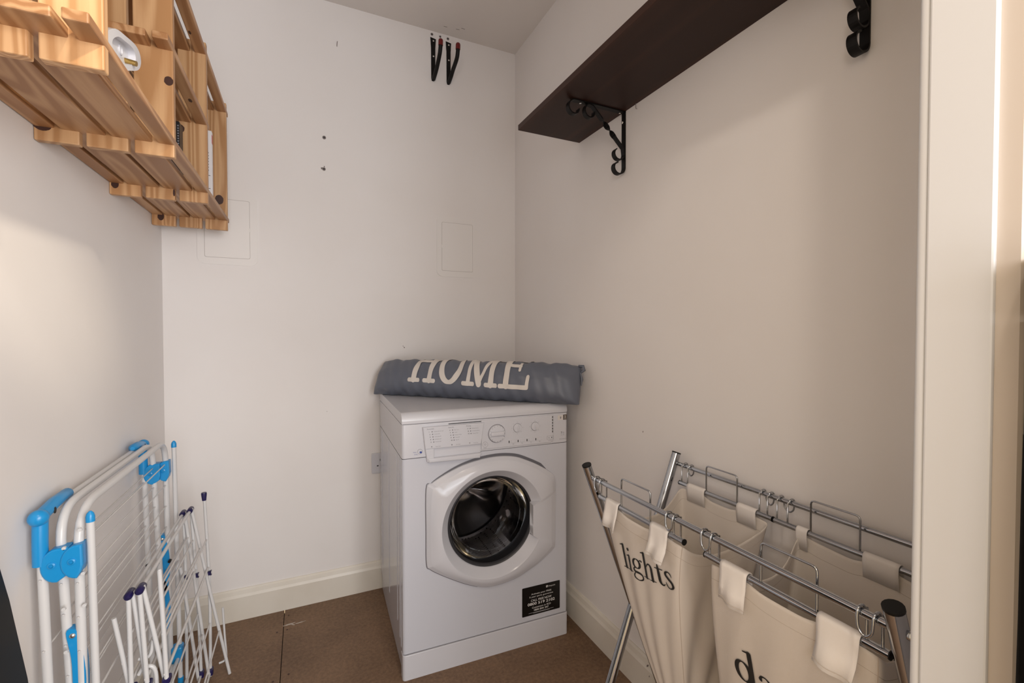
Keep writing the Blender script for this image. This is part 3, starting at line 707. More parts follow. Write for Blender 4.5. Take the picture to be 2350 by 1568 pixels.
for j in range(9):
    for k in range(NA):
        d.f.append([j * NA + k, j * NA + (k + 1) % NA, (j + 1) * NA + (k + 1) % NA, (j + 1) * NA + k]); d.sm.append(j >= 3 and j < 7)
door = d.build('door', whitep_m, wm, local=True)
# finger recess above the door, its shade painted as a flat crescent, and hairline at its left
g_ = MB(); up = [p for p in oc if p.y > .618 and .09 < p.x < .525]; up = sorted(up, key=lambda p: p.x); vs = []
for i, p in enumerate(up):
    t_ = i / (len(up) - 1); wv_ = 0.0012 + 0.0085 * math.sin(min(1, t_ * 1.15) * math.pi * .62) * (1 if t_ < .93 else (1 - t_) / .07)
    dv = Vector((p.x - DC[0], p.y - DC[1], 0)).normalized()
    vs += [(p.x - dv.x * .004, -.0008, p.y - dv.y * .004), (p.x + dv.x * wv_, -.0008, p.y + dv.y * wv_)]
g_.add(vs, [[2 * i, 2 * i + 1, 2 * i + 3, 2 * i + 2] for i in range(len(up) - 1)]); g_.build('finger_gap_shade', grey_m, wm, local=True)
lft = sorted([p for p in oc if p.x < .25 and (p.y < .36 or p.x < .09)] + [p for p in oc if p.x < .095 and p.y > .59], key=lambda p: math.atan2(p.y - DC[1], -(p.x - DC[0])))
seen = []; [seen.append(p) for p in lft if not seen or (p - seen[-1]).length > 1e-5]
MB().tube([(p.x - .0008, -.0004, p.y - (.0008 if p.y < .35 else 0)) for p in seen], .0011, 6).build('door_joint', seam_m, wm, local=True)
# gasket throat, drum, glass
M = Matrix.Translation((CX - .004, 0, CZ))
MB().lathe([(.1665, .000), (.1665, .03), (.150, .05), (.158, .075), (.172, .10), (.2285, .105), (.2285, .118)], M, 64).build('gasket', gasket_m, wm, local=True)
drum = MB().lathe([(.2300, .119), (.230, .14), (.230, .36), (.215, .385)], M, 72).build('drum', drum_m, wm, local=True)
# rear drum disc with pressed radial ribs
bd_ = MB(); NR, NT = 12, 96; vs = []; fc = []
for i in range(NR + 1):
    r = .22 * i / NR
    for k in range(NT):
        a = 2 * math.pi * k / NT
        y = .395 - .05 * max(0, math.cos(3 * a + .5)) ** 3 * math.sin(min(1, r / .2) * math.pi) - .03 * max(0, 1 - r / .05)
        vs.append((CX - .004 + r * math.cos(a), y, CZ + r * math.sin(a)))
for i in range(NR):
    for k in range(NT): fc.append([i * NT + k, i * NT + (k + 1) % NT, (i + 1) * NT + (k + 1) % NT, (i + 1) * NT + k])
bd_.add(vs, fc, True).build('drum_back', steel_m, drum, local=True)
for a in (200, 320, 80):
    L_ = MB(); pts = []
    for j in range(9):
        t_ = j / 8; h = .045 * math.sin(math.pi * min(1, .15 + t_ * .85)) + .02
        c = Vector((math.cos(R(a)), 0, math.sin(R(a)))); s_ = Vector((-math.sin(R(a)), 0, math.cos(R(a))))
        o_ = Vector((CX - .004, .13 + .22 * t_, CZ))
        for q_, hh in ((-.045, 0), (-.022, h * .75), (0, h), (.022, h * .75), (.045, 0)): pts.append(o_ + c * (.229 - hh) + s_ * q_)
    L_.add(pts, [[j * 5 + k, j * 5 + k + 1, j * 5 + 6 + k, j * 5 + 5 + k] for j in range(8) for k in range(4)], True).build('drum_lifter', steel_m, drum, local=True)
Mg = Matrix.Translation((DC[0] + .003, 0, DC[1]))
MB().lathe([(.155, .002), (.150, .006), (.142, .02), (.132, .055), (.118, .085), (.09, .098), (.05, .104), (0.0005, .106)], Mg, 64).build('door_glass', glass_m, door, local=True)
MB().lathe([(.156, .004), (.153, .001), (.148, .004), (.146, .012)], Mg, 64).build('glass_seal', gasket_m, door, local=True)
# brand wording on the door
def hp(x, z, h, m, m2, y, par):
    wt('Hotpoint', x + h * 1.9, z, h, m=m, y=y, par=par)
    MB().prism(rrect(x, z - h * .15, x + h * 1.35, z + h * 1.2, h * .12, 2), y + .0008, y, axes=(0, 2, 1)).build('emblem', m, par, local=True)
    MB().box((x + h * .38, y - .0003, z + h * .42), (x + h * .72, y + .0002, z + h * .98)).box((x + h * .80, y - .0003, z - h * .02), (x + h * 1.05, y + .0002, z + h * .42)).build('emblem', m2, par, local=True)
hp(.2790, .6515, .0066, inkb_m, whitep_m, YD - .0004 + .0062, door)
# guarantee sticker
stk = MB().prism(rrect(.4133, .1012, .5637, .2040, .003, 3), 0.0002, -.0006, axes=(0, 2, 1)).build('guarantee_sticker', label_m, wm, local=True)
yS = -.0009; cxs = .4885
hp(.5075, .1895, .0052, labw_m, label_m, yS, stk)
wt('Activate your FREE', cxs, .1735, .0056, m=labw_m, y=yS, al='CENTER', w=.080, par=stk)
wt('5 year parts guarantee', cxs, .1640, .0052, m=labw_m, y=yS, al='CENTER', w=.094, par=stk)
wt('CALL FREE NOW', cxs, .1495, .0078, m=labw_m, y=yS, al='CENTER', w=.082, bold=.004, par=stk)
wt('0800 519 2102', cxs, .1365, .0096, m=labw_m, y=yS, al='CENTER', w=.108, bold=.012, par=stk)
wt('Customers in ROI', cxs, .1245, .0064, m=labw_m, y=yS, al='CENTER', w=.074, par=stk)
wt('1800 844 347', cxs, .1145, .0066, m=labw_m, y=yS, al='CENTER', w=.058, bold=.01, par=stk)
MB().box((.438, yS - .0001, .1092), (.538, yS + .0003, .1098)).box((.456, yS - .0001, .1070), (.522, yS + .0003, .1076)).build('small_print', lid_m, stk, local=True)

# ================================================================ BOLSTER CUSHION
cu_ = empty('cushion', (0.6, 1.65, 0.85), 0, 'long grey bolster cushion lettered HOME lying across the washer dryer', 'cushion')
A_ = Vector((0.262, 1.928, 0)); D_ = Vector((0.71585, -0.69825, 0)); P_ = Vector((0.69825, 0.71585, 0)); LEN = 0.850
def cush_pt(t, ph, lift=0.0):
    """t 0..1 along, ph: 0 = front, 90 = top, 180 = back"""
    e = 1 - abs(2 * t - 1) ** 6; e = max(0.0, e) ** 0.5
    bl = min(1, max(0, (t - .15) / .7)); bl = bl * bl * (3 - 2 * bl)
    seamdir = ((P_ * .55 + Vector((0, 0, .83))).normalized() * (1 - bl) + (P_ * .42 + Vector((0, 0, 1.0))).normalized() * bl).normalized()
    M_ = seamdir; N__ = D_.cross(M_).normalized()
    if N__.dot(P_) > 0: N__ = -N__           # faces front / up
    tl = .145
    cen0 = A_ + D_ * (t * LEN) + P_ * (.048 if t < .5 else .048) + Vector((0, 0, .8515 + .066))
    a = .078 - .004 * e; bb = .004 + .066 * e
    wr = .0030 * math.sin(t * 61 + 3 * math.sin(ph * 2.1)) * math.sin(ph + .5) * e + .0014 * math.sin(t * 118 + ph * 3) * e
    # extra gathers close to the ends
    edge = max(0, 1 - min(t, 1 - t) / .16); wr += .0035 * edge * math.sin(ph * 7 + 1.3) * e
    # pleat under the letters
    wr -= .0025 * math.exp(-((t - .40) / .018) ** 2) * max(0, math.cos(ph + .5)) + .002 * math.exp(-((t - .46) / .012) ** 2) * max(0, math.cos(ph + .6))
    th = ph
    # major axis upright-ish: ph=0 front normal, 90 = top
    v = N__ * (bb * math.cos(th)) + M_ * (a * math.sin(th))
    sq = 1.0 + .07 * e * abs(math.sin(2 * th)) ** 2
    p = cen0 + v * sq
    nrm = (N__ * (math.cos(th) / max(bb, .002)) + M_ * (math.sin(th) / a)).normalized()
    p = p + nrm * (wr + lift)
    # droop of the far right tip, slight sag of left tip
    if t > .93: p.z -= .010 * ((t - .93) / .07) ** 2
    zmin = .8508 + (.0 if True else 0)
    if p.z < zmin + .0: p.z = zmin + (p.z - zmin) * .05
    return p, nrm
NTc, NP = 220, 80; vs = []; fc = []
for i in range(NTc + 1):
    t = .5 - .5 * math.cos(math.pi * i / NTc)
    for k in range(NP): vs.append(cush_pt(t, 2 * math.pi * k / NP)[0])
for i in range(NTc):
    for k in range(NP): fc.append([i * NP + k, i * NP + (k + 1) % NP, (i + 1) * NP + (k + 1) % NP, (i + 1) * NP + k])
fc.append(list(range(NP))[::-1]); fc.append([NTc * NP + k for k in range(NP)])
MB().add(vs, fc, True).build('cover', cush_m, cu_)
# gathered corner on the right seam
MB().tube([(0.912, 1.392, .984), (0.922, 1.378, .983), (0.922, 1.372, .970), (0.912, 1.380, .958)], [.004, .006, .007, .003], 8).tube([(0.908, 1.374, .960), (.910, 1.368, .935), (.906, 1.366, .915)], [.003, .0045, .002], 6).build('seam_gather', cush_m, cu_)

def ribbon(strokes, fn, m, name, parent, step=.05, caps=True):
    """strokes: list of (points (x, y, w), closed); fn maps glyph (x, y) to a 3-D point"""
    mb = MB()
    for pts, closed in strokes:
        P = [Vector((x, y, w_)) for x, y, w_ in pts]
        if len(P) > 2: P = catmull(P, 5, closed)
        else:
            k = max(2, int((P[1] - P[0]).length / step) + 1); P = [P[0].lerp(P[1], i / k) for i in range(k + 1)]
        n = len(P); vs = []; fc = []
        rows = 3
        for i in range(n):
            t_ = (P[(i + 1) % n] - P[i - 1]) if closed else (P[min(i + 1, n - 1)] - P[max(i - 1, 0)])
            t_ = Vector((t_.x, t_.y)); t_ = t_.normalized() if t_.length > 0 else Vector((1, 0)); nn = Vector((-t_.y, t_.x)) * (P[i].z / 2)
            for r in range(rows):
                s_ = -1 + 2 * r / (rows - 1); vs.append(fn(P[i].x + nn.x * s_, P[i].y + nn.y * s_))
        for i in range(n if closed else n - 1):
            j = (i + 1) % n
            for r in range(rows - 1): fc.append([i * rows + r, i * rows + r + 1, j * rows + r + 1, j * rows + r])
        mb.add(vs, fc, True)
        if caps and not closed:
            for e in (P[0], P[-1]):
                o_ = P[1] if e is P[0] else P[-2]; a0 = math.atan2(e.y - o_.y, e.x - o_.x) - math.pi / 2
                c = [fn(e.x + e.z / 2 * math.cos(a0 + math.pi * q_ / 8), e.y + e.z / 2 * math.sin(a0 + math.pi * q_ / 8)) for q_ in range(9)]
                mb.add([fn(e.x, e.y)] + c, [[0, 1 + q_, 2 + q_] for q_ in range(8)], True)
    return mb.build(name, m, parent, recalc=False)
def ell(cx, cy, rx, ry, w1, w2, n=20):
    return ([(cx + rx * math.cos(2 * math.pi * k / n), cy + ry * math.sin(2 * math.pi * k / n), w2 + (w1 - w2) * abs(math.cos(2 * math.pi * k / n))) for k in range(n)], True)
sw = .165; se = .095
HOME = {
 'H': ([([(.18, .06, sw), (.18, .94, sw)], False), ([(.72, .06, sw), (.72, .94, sw)], False), ([(.18, .56, se), (.72, .56, se)], False)] +
       [([(x - .17, y, se), (x + .17, y, se)], False) for x in (.18, .72) for y in (.04, .96)], .90),
 'O': ([ell(.42, .5, .34, .46, .19, .095)], .84),
 'M': ([([(.2, .05, .12), (.2, .94, .12)], False), ([(.95, .06, sw), (.95, .94, sw)], False), ([(.2, .94, sw), (.56, .06, sw)], False), ([(.95, .94, .10), (.56, .06, .10)], False)] +
       [([(x - .17, .04, se), (x + .17, .04, se)], False) for x in (.2, .95)] + [([(.02, .96, se), (.22, .96, se)], False), ([(.93, .96, se), (1.13, .96, se)], False)], 1.15),
 'E': ([([(.2, .06, sw), (.2, .94, sw)], False), ([(.02, .04, se), (.80, .04, se)], False), ([(.02, .96, se), (.80, .96, se)], False), ([(.2, .54, se), (.56, .54, se)], False),
        ([(.80, .04, se), (.82, .28, se)], False), ([(.80, .96, se), (.82, .74, se)], False), ([(.56, .66, .07), (.56, .42, .07)], False)], .85)}
def cush_map(x, y):
    t = (x) ; ph = y
    return cush_pt(t, ph, .0022)[0]
starts = {'H': (.218, .352), 'O': (.364, .482), 'M': (.490, .655), 'E': (.665, .796)}
for ch, (t0, t1) in starts.items():
    st, adv = HOME[ch]
    def fn(x, y, t0=t0, t1=t1, adv=adv):
        return cush_map(t0 + (t1 - t0) * x / adv + .0, R(-33) + y * R(124))
    ribbon(st, fn, cushtext_m, 'letter', cu_)

# ================================================================ LAUNDRY SORTER
ls = empty('laundry_sorter', (0.78, 0.61, 0), 0, 'chrome folding laundry sorter frame with crossed legs by the right wall', 'laundry sorter')
YL, YR_ = 0.925, 0.290; XF, XK, ZRL = 0.642, 0.921, 0.750
for yc in (YL, YR_):
    for nm, a, b_ in (('leg', (0.630, .780), (0.925, 0.012)), ('leg', (0.9215, .778), (0.625, .012))):
        lg = MB().tube([(a[0], yc, a[1]), (b_[0], yc + (.0), b_[1])], 0.0112, 16).build(nm, chrome_m, ls)
        dv = (Vector((b_[0], yc, b_[1])) - Vector((a[0], yc, a[1]))).normalized()
        MB().tube([Vector((a[0], yc, a[1])) - dv * .002, Vector((a[0], yc, a[1])) + dv * .0015], 0.0116, 16).build('end_cap', blackp_m, lg)
        MB().tube([Vector((b_[0], yc, b_[1])) - dv * .004, Vector((b_[0], yc, b_[1])) + dv * .010], 0.0125, 14).build('foot_cap', blackp_m, lg)
    MB().tube([(.7745, yc - .016, .400), (.7745, yc + .016, .400)], .0035, 8).build('pivot_bolt', chrome_m, ls)
for x in (XF, XK):
    MB().tube([(x, YR_ - .0, ZRL), (x, YL, ZRL)], 0.0056, 14).build('rail', chrome_m, ls)
    for yc, s_ in ((YR_, -1), (YL, 1)):
        MB().lathe([(0, -.004), (.004, -.003), (.0055, 0), (.0055, .003)], Matrix.Translation((x, yc + s_ * .013, ZRL)) @ (Matrix.Rotation(R(180), 4, 'Z') if s_ > 0 else Matrix.Identity(4)), 12).build('screw', chrome_m, ls)
for x in (.917, .633): MB().tube([(x, YR_, .030), (x, YL, .030)], 0.0056, 12).build('lower_rail', chrome_m, ls)

# hanging bars with their hooks and carrying handle
def hanger(front, ya, yb, yh0, yh1, hooks, label):
    """bar from ya to yb hung inside the rail, handle between yh0..yh1"""
    xr = XF if front else XK; s_ = 1 if front else -1; xb = xr + s_ * .013; zb = .7065
    g = empty('bag_hanger', (xb, (ya + yb) / 2, zb), 0, label, 'hanger', 'chrome hangers on the sorter rails')
    MB().tube([(xb, ya, zb), (xb, yb, zb)], .0057, 14).build('bar', chrome_m, g)
    for e, dd in ((ya, -1 if ya < yb else 1), (yb, 1 if ya < yb else -1)):
        MB().tube([(xb, e, zb), (xb, e + dd * .0015, zb)], .0061, 14).build('end_cap', blackp_m, g)
    path = rounded([(xb, yh0, zb + .004), (xb, yh0, .774), (xb, yh1, .774), (xb, yh1, zb + .004)], .008, 4)
    MB().tube(path, .0019, 8).build('handle', chrome_m, g)
    for (h0, h1) in hooks:
        # wire goes up behind the rail, over it, down in a loop on the outer side and back
        p = [(xb, h0, zb + .004), (xb, h0, ZRL + .002)]
        up_ = [(xr + s_ * (.0085 * math.cos(R(a))), h0, ZRL + .0085 * math.sin(R(a))) for a in range(20, 181, 20)]
        loop = catmull([(xr - s_ * .0088, h0, ZRL - .004), (xr - s_ * .009, h0 + (h1 - h0) * .1, ZRL - .017), (xr - s_ * .009, (h0 + h1) / 2, ZRL - .024), (xr - s_ * .009, h0 + (h1 - h0) * .9, ZRL - .017), (xr - s_ * .0088, h1, ZRL - .004)], 5)
        dn = [(xr + s_ * (.0085 * math.cos(R(a))), h1, ZRL + .0085 * math.sin(R(a))) for a in range(180, 19, -20)]
        MB().tube(p + up_ + loop + dn + [(xb, h1, ZRL + .002), (xb, h1, zb + .004)], .0018, 7).build('hook_wire', chrome_m, g)
    return xb, zb
hanger(True, .905, .637, .823, .729, [(.908 - .010, .878), (.667 - .004, .645)], 'front left chrome hanger above the word lights')
hanger(True, .585, .304, .478, .392, [(.577, .557), (.330, .312)], 'front right chrome hanger nearest the door frame')
hanger(False, .898, .637, .812, .724, [(.892, .872), (.668, .649)], 'back left chrome hanger against the right wall')
hanger(False, .632, .350, .557, .470, [(.627, .604), (.392, .370)], 'back right chrome hanger against the right wall')

def bag(y0, y1, tabsF, tabsB, label, seed, word, tp):
    """y0 > y1. open cotton bag: loft around a rounded rectangle"""
    rnd = random.Random(seed)
    g = empty('laundry_bag', ((.655 + .908) / 2, (y0 + y1) / 2, .12), 0, label, 'laundry bag', 'cream cotton bags on the sorter')
    xf, xk = XF + .013, XK - .013
    nF, nS = 34, 22
    path = []
    for i in range(nF): path.append(('F', i / nF))
    for i in range(nS): path.append(('R', i / nS))
    for i in range(nF): path.append(('B', i / nF))
    for i in range(nS): path.append(('L', i / nS))
    NZ = 34; vs = []; n = len(path)
    def xyz(sd, t, v):
        # taper with depth
        zt = .698; zb = .150
        pin = .10 * math.sin(math.pi * min(1, v * 1.25)) * .35
        xf_ = xf + .116 * v ** 1.3; xk_ = xk - .116 * v ** 1.3
        ya = y0 - tp[0] * v ** tp[1] - .008; yb = y1 + tp[2] * v ** tp[3] + .008
        top = .0
        if sd == 'F':
            x = xf_; y = ya + (yb - ya) * t
            d = math.sin(math.pi * t)
            x += .010 * d * math.sin(v * 3.0) * -1 + .003 * math.sin(t * 23 + v * 4 + seed) * min(1, v * 4)
            top = -.003 - .004 * (math.sin(math.pi * t) ** 2)
            for a, b_ in tabsF:
                ta, tb = (ya - a) / (ya - yb), (ya - b_) / (ya - yb)
                if ta - .02 <= t <= tb + .02: top = .0
        elif sd == 'B':
            x = xk_; y = yb + (ya - yb) * t
            x -= .003 * math.sin(t * 19 + v * 5 + seed) * min(1, v * 4)
            top = -.003 - .006 * (math.sin(math.pi * t) ** 2)
            for a, b_ in tabsB:
                ta, tb = (a - yb) / (ya - yb), (b_ - yb) / (ya - yb)
                if min(ta, tb) - .02 <= t <= max(ta, tb) + .02: top = .0
        elif sd == 'R':
            x = xf_ + (xk_ - xf_) * t; y = yb
            top = -.052 * math.sin(math.pi * t) ** .8
            y += .026 * math.sin(math.pi * t) * math.exp(-v * 2.2) + .005 * math.sin(t * 14 + v * 6 + seed) * min(1, v * 5)
        else:
            x = xk_ + (xf_ - xk_) * t; y = ya
            top = -.052 * math.sin(math.pi * t) ** .8
            y -= .026 * math.sin(math.pi * t) * math.exp(-v * 2.2) + .005 * math.sin(t * 13 + v * 5 + seed) * min(1, v * 5)
        return Vector((x, y, zt + top * (1 - v) + (zb - zt) * v))
    for j in range(NZ + 1):
        v = (j / NZ) ** 1.25
        for sd, t in path: vs.append(xyz(sd, t, v))
    # soften the corners
    for j in range(NZ + 1):
        row = vs[j * n:(j + 1) * n]
        for _ in range(3): row = [row[k] * .5 + (row[k - 1] + row[(k + 1) % n]) * .25 for k in range(n)]
        vs[j * n:(j + 1) * n] = row
    fc = [[j * n + k, j * n + (k + 1) % n, (j + 1) * n + (k + 1) % n, (j + 1) * n + k] for j in range(NZ) for k in range(n)]
    fc.append([NZ * n + k for k in range(n)])
    body = MB().add(vs, fc, True).build('bag_body', cloth_m, g)
    so_ = body.modifiers.new('thick', 'SOLIDIFY'); so_.thickness = .0012; so_.offset = 0
    # hem line stitched under the rim
    hem = MB()
    j = 3
    hem.tube([vs[j * n + k] for k in range(n)], .0008, 5, closed=True).build('hem_stitch', stitch_m, g)
    # corner seam of the near side
    k = nF
    hem2 = MB().tube([vs[j * n + k] + Vector((-.0006, 0, 0)) for j in range(0, NZ + 1)], .0008, 5).build('side_seam', stitch_m, g)
    # tabs looped over the bars
    def tab(x, ya, yb, s_, drop, flare):
        xb = x; zb_ = .7065; r = .0072; rows = []
        prof_ = [(s_ * .004, .700 - .03), (s_ * r, .700)] + [(s_ * r * math.cos(R(a)), zb_ + r * math.sin(R(a))) for a in range(0, 181, 20)] + [(-s_ * (r + .002), zb_ - .018), (-s_ * (r + .005), zb_ - drop * .6), (-s_ * (r + .004 + flare), zb_ - drop)]
        vs_ = []; m = 8
        for i, (dx, z) in enumerate(prof_):
            u = max(0, i - 11) / 3
            for k_ in range(m + 1):
                t_ = k_ / m; y = ya + (yb - ya) * t_ + u * .004 * (t_ - .5)
                vs_.append((xb + dx - s_ * u * .004 * math.sin(t_ * 7 + ya * 30), y, z - u * .005 * (t_)))
        f_ = [[i * (m + 1) + k_, i * (m + 1) + k_ + 1, (i + 1) * (m + 1) + k_ + 1, (i + 1) * (m + 1) + k_] for i in range(len(prof_) - 1) for k_ in range(m)]
        t_o = MB().add(vs_, f_, True).build('tab', tab_m, g)
        so2 = t_o.modifiers.new('thick', 'SOLIDIFY'); so2.thickness = .0011; so2.offset = 1
        b0 = len(prof_) - 1
        st_ = [Vector(vs_[(b0) * (m + 1) + k_]).lerp(Vector(vs_[(b0 - 1) * (m + 1) + k_]), .22) + Vector((-s_ * .0014, 0, 0)) for k_ in range(m + 1)]
        MB().tube(st_, .0005, 4).build('tab_stitch', stitch_m, t_o)
    for i, (a, b_) in enumerate(tabsF): tab(xf, a, b_, 1, .053, .004 if i == 0 else .012)
    for a, b_ in tabsB: tab(xk, a, b_, -1, .035, .0)
    # printed word on the front panel, following the cloth
    import bisect
    vrow = [(j / NZ) ** 1.25 for j in range(NZ + 1)]
    def surf(y, z, off=.0016):
        best = None
        for j in range(NZ):
            zr = vs[j * n + nF // 2].z; zr2 = vs[(j + 1) * n + nF // 2].z
            if zr >= z >= zr2:
                tz = (zr - z) / (zr - zr2)
                for k in range(nF):
                    ya_, yb_ = vs[j * n + k].y, vs[j * n + (k + 1)].y
                    if ya_ >= y >= yb_:
                        ty = (ya_ - y) / (ya_ - yb_)
                        x = (vs[j * n + k].x * (1 - ty) + vs[j * n + k + 1].x * ty) * (1 - tz) + (vs[(j + 1) * n + k].x * (1 - ty) + vs[(j + 1) * n + k + 1].x * ty) * tz
                        return Vector((x - off, y, z))
        return Vector((xf - off, y, z))
    org, ux, uy, txt = word
    x_ = 0
    for ch in txt:
        st, adv = GL[ch]
        def fn(a, b_, x_=x_):
            y = org[0] + (a + x_) * ux[0] + b_ * uy[0]; z = org[1] + (a + x_) * ux[1] + b_ * uy[1]
            return surf(y, z)
        ribbon(st, fn, inkb_m, 'letter', g, caps=True); x_ += adv
GL = {
 'l': ([([(.14, .02, .11), (.14, .97, .11)], False), ([(.0, .015, .03), (.28, .015, .03)], False), ([(.0, .95, .035), (.12, .975, .06)], False)], .30),
 'i': ([([(.14, .02, .11), (.14, .60, .11)], False), ([(.0, .015, .03), (.28, .015, .03)], False), ([(.0, .58, .035), (.12, .605, .06)], False), ([(.135, .86, .13), (.14, .861, .13)], False)], .30),
 'g': ([ell(.24, .42, .155, .185, .10, .035), ([(.14, .26, .04), (.07, .17, .07), (.12, .08, .09), (.32, .05, .09), (.44, -.03, .07), (.42, -.17, .06), (.25, -.25, .04), (.09, -.20, .06), (.04, -.1, .06), (.12, .04, .035)], False), ([(.36, .53, .03), (.44, .60, .04), (.50, .575, .07)], False)], .54),
 'h': ([([(.14, .02, .11), (.14, .97, .11)], False), ([(.0, .015, .03), (.28, .015, .03)], False), ([(.0, .95, .035), (.12, .975, .06)], False), ([(.18, .44, .03), (.28, .58, .05), (.38, .61, .07), (.46, .52, .105), (.47, .36, .11), (.47, .02, .11)], False), ([(.34, .015, .03), (.60, .015, .03)], False)], .64),
 't': ([([(.15, .80, .02), (.15, .62, .09), (.15, .3, .11), (.15, .12, .11), (.20, .02, .08), (.28, .015, .05), (.35, .08, .02)], False), ([(.02, .605, .035), (.33, .605, .035)], False)], .37),
 's': ([([(.34, .46, .02), (.31, .56, .05), (.21, .615, .045), (.10, .57, .08), (.08, .46, .10), (.19, .35, .11), (.33, .24, .11), (.35, .10, .09), (.24, .01, .045), (.12, .02, .045), (.06, .10, .05), (.045, .19, .02)], False)], .44),
 'd': ([ell(.24, .305, .165, .29, .11, .04), ([(.45, .03, .11), (.45, .97, .11)], False), ([(.31, .95, .035), (.43, .975, .06)], False), ([(.45, .02, .05), (.57, .025, .03)], False)], .62),
 'a': ([([(.07, .47, .10), (.10, .56, .05), (.22, .615, .04), (.34, .56, .08), (.37, .42, .11), (.37, .14, .11), (.41, .03, .07), (.50, .05, .025)], False), ([(.36, .36, .03), (.20, .31, .05), (.07, .22, .09), (.05, .11, .11), (.12, .02, .08), (.24, .03, .04), (.36, .14, .03)], False)], .53),
 'r': ([([(.14, .02, .11), (.14, .60, .11)], False), ([(.0, .015, .03), (.30, .015, .03)], False), ([(.0, .58, .035), (.12, .605, .06)], False), ([(.18, .42, .03), (.26, .56, .05), (.35, .61, .06), (.41, .56, .10)], False)], .46),
 'k': ([([(.14, .02, .11), (.14, .97, .11)], False), ([(.0, .015, .03), (.28, .015, .03)], False), ([(.0, .95, .035), (.12, .975, .06)], False), ([(.18, .26, .03), (.44, .58, .03)], False), ([(.26, .36, .05), (.50, .02, .11)], False), ([(.34, .605, .03), (.56, .605, .03)], False)], .60)}
bag(.905, .632, [(.873, .826), (.722, .672)], [(.868, .812), (.720, .672)], 'cream cotton laundry bag printed lights, left half of the sorter', 1,
    ((.826, .568), (-.0620, .010), (.008, .053), 'lights'), (.165, 1.2, .087, .92))
bag(.590, .306, [(.549, .498), (.388, .334)], [(.612 - .03, .560), (.462, .408)], 'cream cotton laundry bag printed darks, right half beside the door frame', 5,
    ((.536, .5145), (-.074, .001), (.004, .0595), 'darks'), (-.03, 1.0, .16, 1.6))

# ================================================================ LARGE CLOTHES AIRER (blue fittings)
ca = empty('clothes_airer', (-0.41, 1.40, 0), 0, 'folded white tubular clothes airer with sky-blue plastic joints against left wall', 'clothes airer')
Yn, Yf = 1.095, 1.690
def lean(x_top, x_bot, z, zt=.79): return x_top + (x_bot - x_top) * (1 - z / zt)
def uframe(xt, xb, zt, r, y0_, y1_, rad, name, zbot=.012):
    p = [(lean(xt, xb, zbot), y0_, zbot), (lean(xt, xb, zt), y0_, zt), (lean(xt, xb, zt), y1_, zt), (lean(xt, xb, zbot), y1_, zbot)]
    return MB().tube(rounded(p, rad, 8), r, 14).build(name, tube_m, ca)
fa = uframe(-0.4335, -0.417, .772, .0074, Yn, Yf - .01, .02, 'outer_frame')
fb = uframe(-0.4125, -0.382, .776, .0076, Yn + .012, Yf - .012, .07, 'wing_frame')
fcx = uframe(-0.3830, -0.377, .776, .0076, Yn + .006, Yf + .004, .075, 'wing_frame')
# front legs with rounded blue caps
for y, yo in ((Yn + .0, .0), (Yf + .012, .0)):
    lg = MB().tube([(-.3545, y, .010), (-.3630, y, .755)], .0062, 14).build('leg', tube_m, ca)
    MB().tube([(-.3630, y, .752), (-.3631, y, .762), (-.3631, y, .768), (-.3631, y, .772)], [.0070, .0070, .0052, .0018], 14).build('end_cap', blue_m, lg)['label'] = 'rounded sky-blue end cap'
    MB().tube([(-.3545, y, 0), (-.3545, y, .03)], .0078, 12).build('foot_cap', blue_m, lg)
# cross bars low down
MB().tube([(-.357, Yn, .10), (-.357, Yf + .012, .10)], .005, 10).build('cross_bar', tube_m, ca)
# drying wires
for fr_, xt, xb, zs_, y0_, y1_ in ((fb, -.4125, -.382, [.70 - .058 * i for i in range(9)], Yn + .012, Yf - .012), (fcx, -.3830, -.377, [.705 - .064 * i for i in range(9)], Yn + .006, Yf + .004), (fa, -.4335, -.417, [.66 - .13 * i for i in range(3)], Yn, Yf - .01)):
    for z in zs_:
        x = lean(xt, xb, z); MB().tube([(x, y0_ - .0105, z), (x, y1_ + .0105, z)], .0017, 6).build('wire', wire_m, ca)
        
# blue corner elbows on the outer frame
def elbow(y, sgn):
    x = -.4335
    e = MB().tube(catmull([(x, y, .685), (x, y, .73), (x, y + .002 * sgn, .768)], 4), [.0112] * 9, 14)
    e.tube([(x, y, .772), (x + .001, y + sgn * .05, .781), (x + .003, y + sgn * .098, .784), (x + .004, y + sgn * .106, .784)], [.0115, .0112, .0105, .005], 14)
    bm = bmesh.new(); bmesh.ops.create_uvsphere(bm, u_segments=16, v_segments=10, radius=.0148); bm.transform(Matrix.Translation((x, y - sgn * .004, .772))); e.bm(bm, True)
    o = e.build('corner_elbow', blue_m, ca)
    MB().prism([(y + sgn * .026 + .0045 * math.cos(a * .628), .774 + .006 * math.sin(a * .628)) for a in range(10)], x + .0108, x + .0120, axes=(1, 2, 0)).build('hole', dark_m, o)
elbow(Yn, 1); elbow(Yf - .01, -1)
# blue hinge plates: a disc-ended clamp seen face on
def clamp(x0_, x1_, y, z, big, name='hinge_clamp'):
    w_ = x1_ - x0_; pts = []
    for a in range(90, 271, 15): pts.append((x0_ + .016 + .023 * math.cos(R(a)), z + .031 * math.sin(R(a))))
    pts += [(x1_ + .010, z - .020), (x1_ + .013, z - .008), (x1_ + .012, z + .031)]
    o = MB().prism(pts, y + .012, y - .014, axes=(0, 2, 1), bev=.003, seg=2).build(name, blue_m, ca)
    MB().lathe([(.0035, -.002), (.006, -.001), (.006, .002)], Matrix.Translation((x0_ + .010, y - .0145, z + .002)), 14).build('rivet', blue_m, o)
for y in (Yn, Yf): 
    clamp(-.425, -.404, y + (.004 if y == Yn else -.006), .682, 1)
    clamp(-.396, -.384, y + .0005 if y == Yn else y + .004, .685, 0)
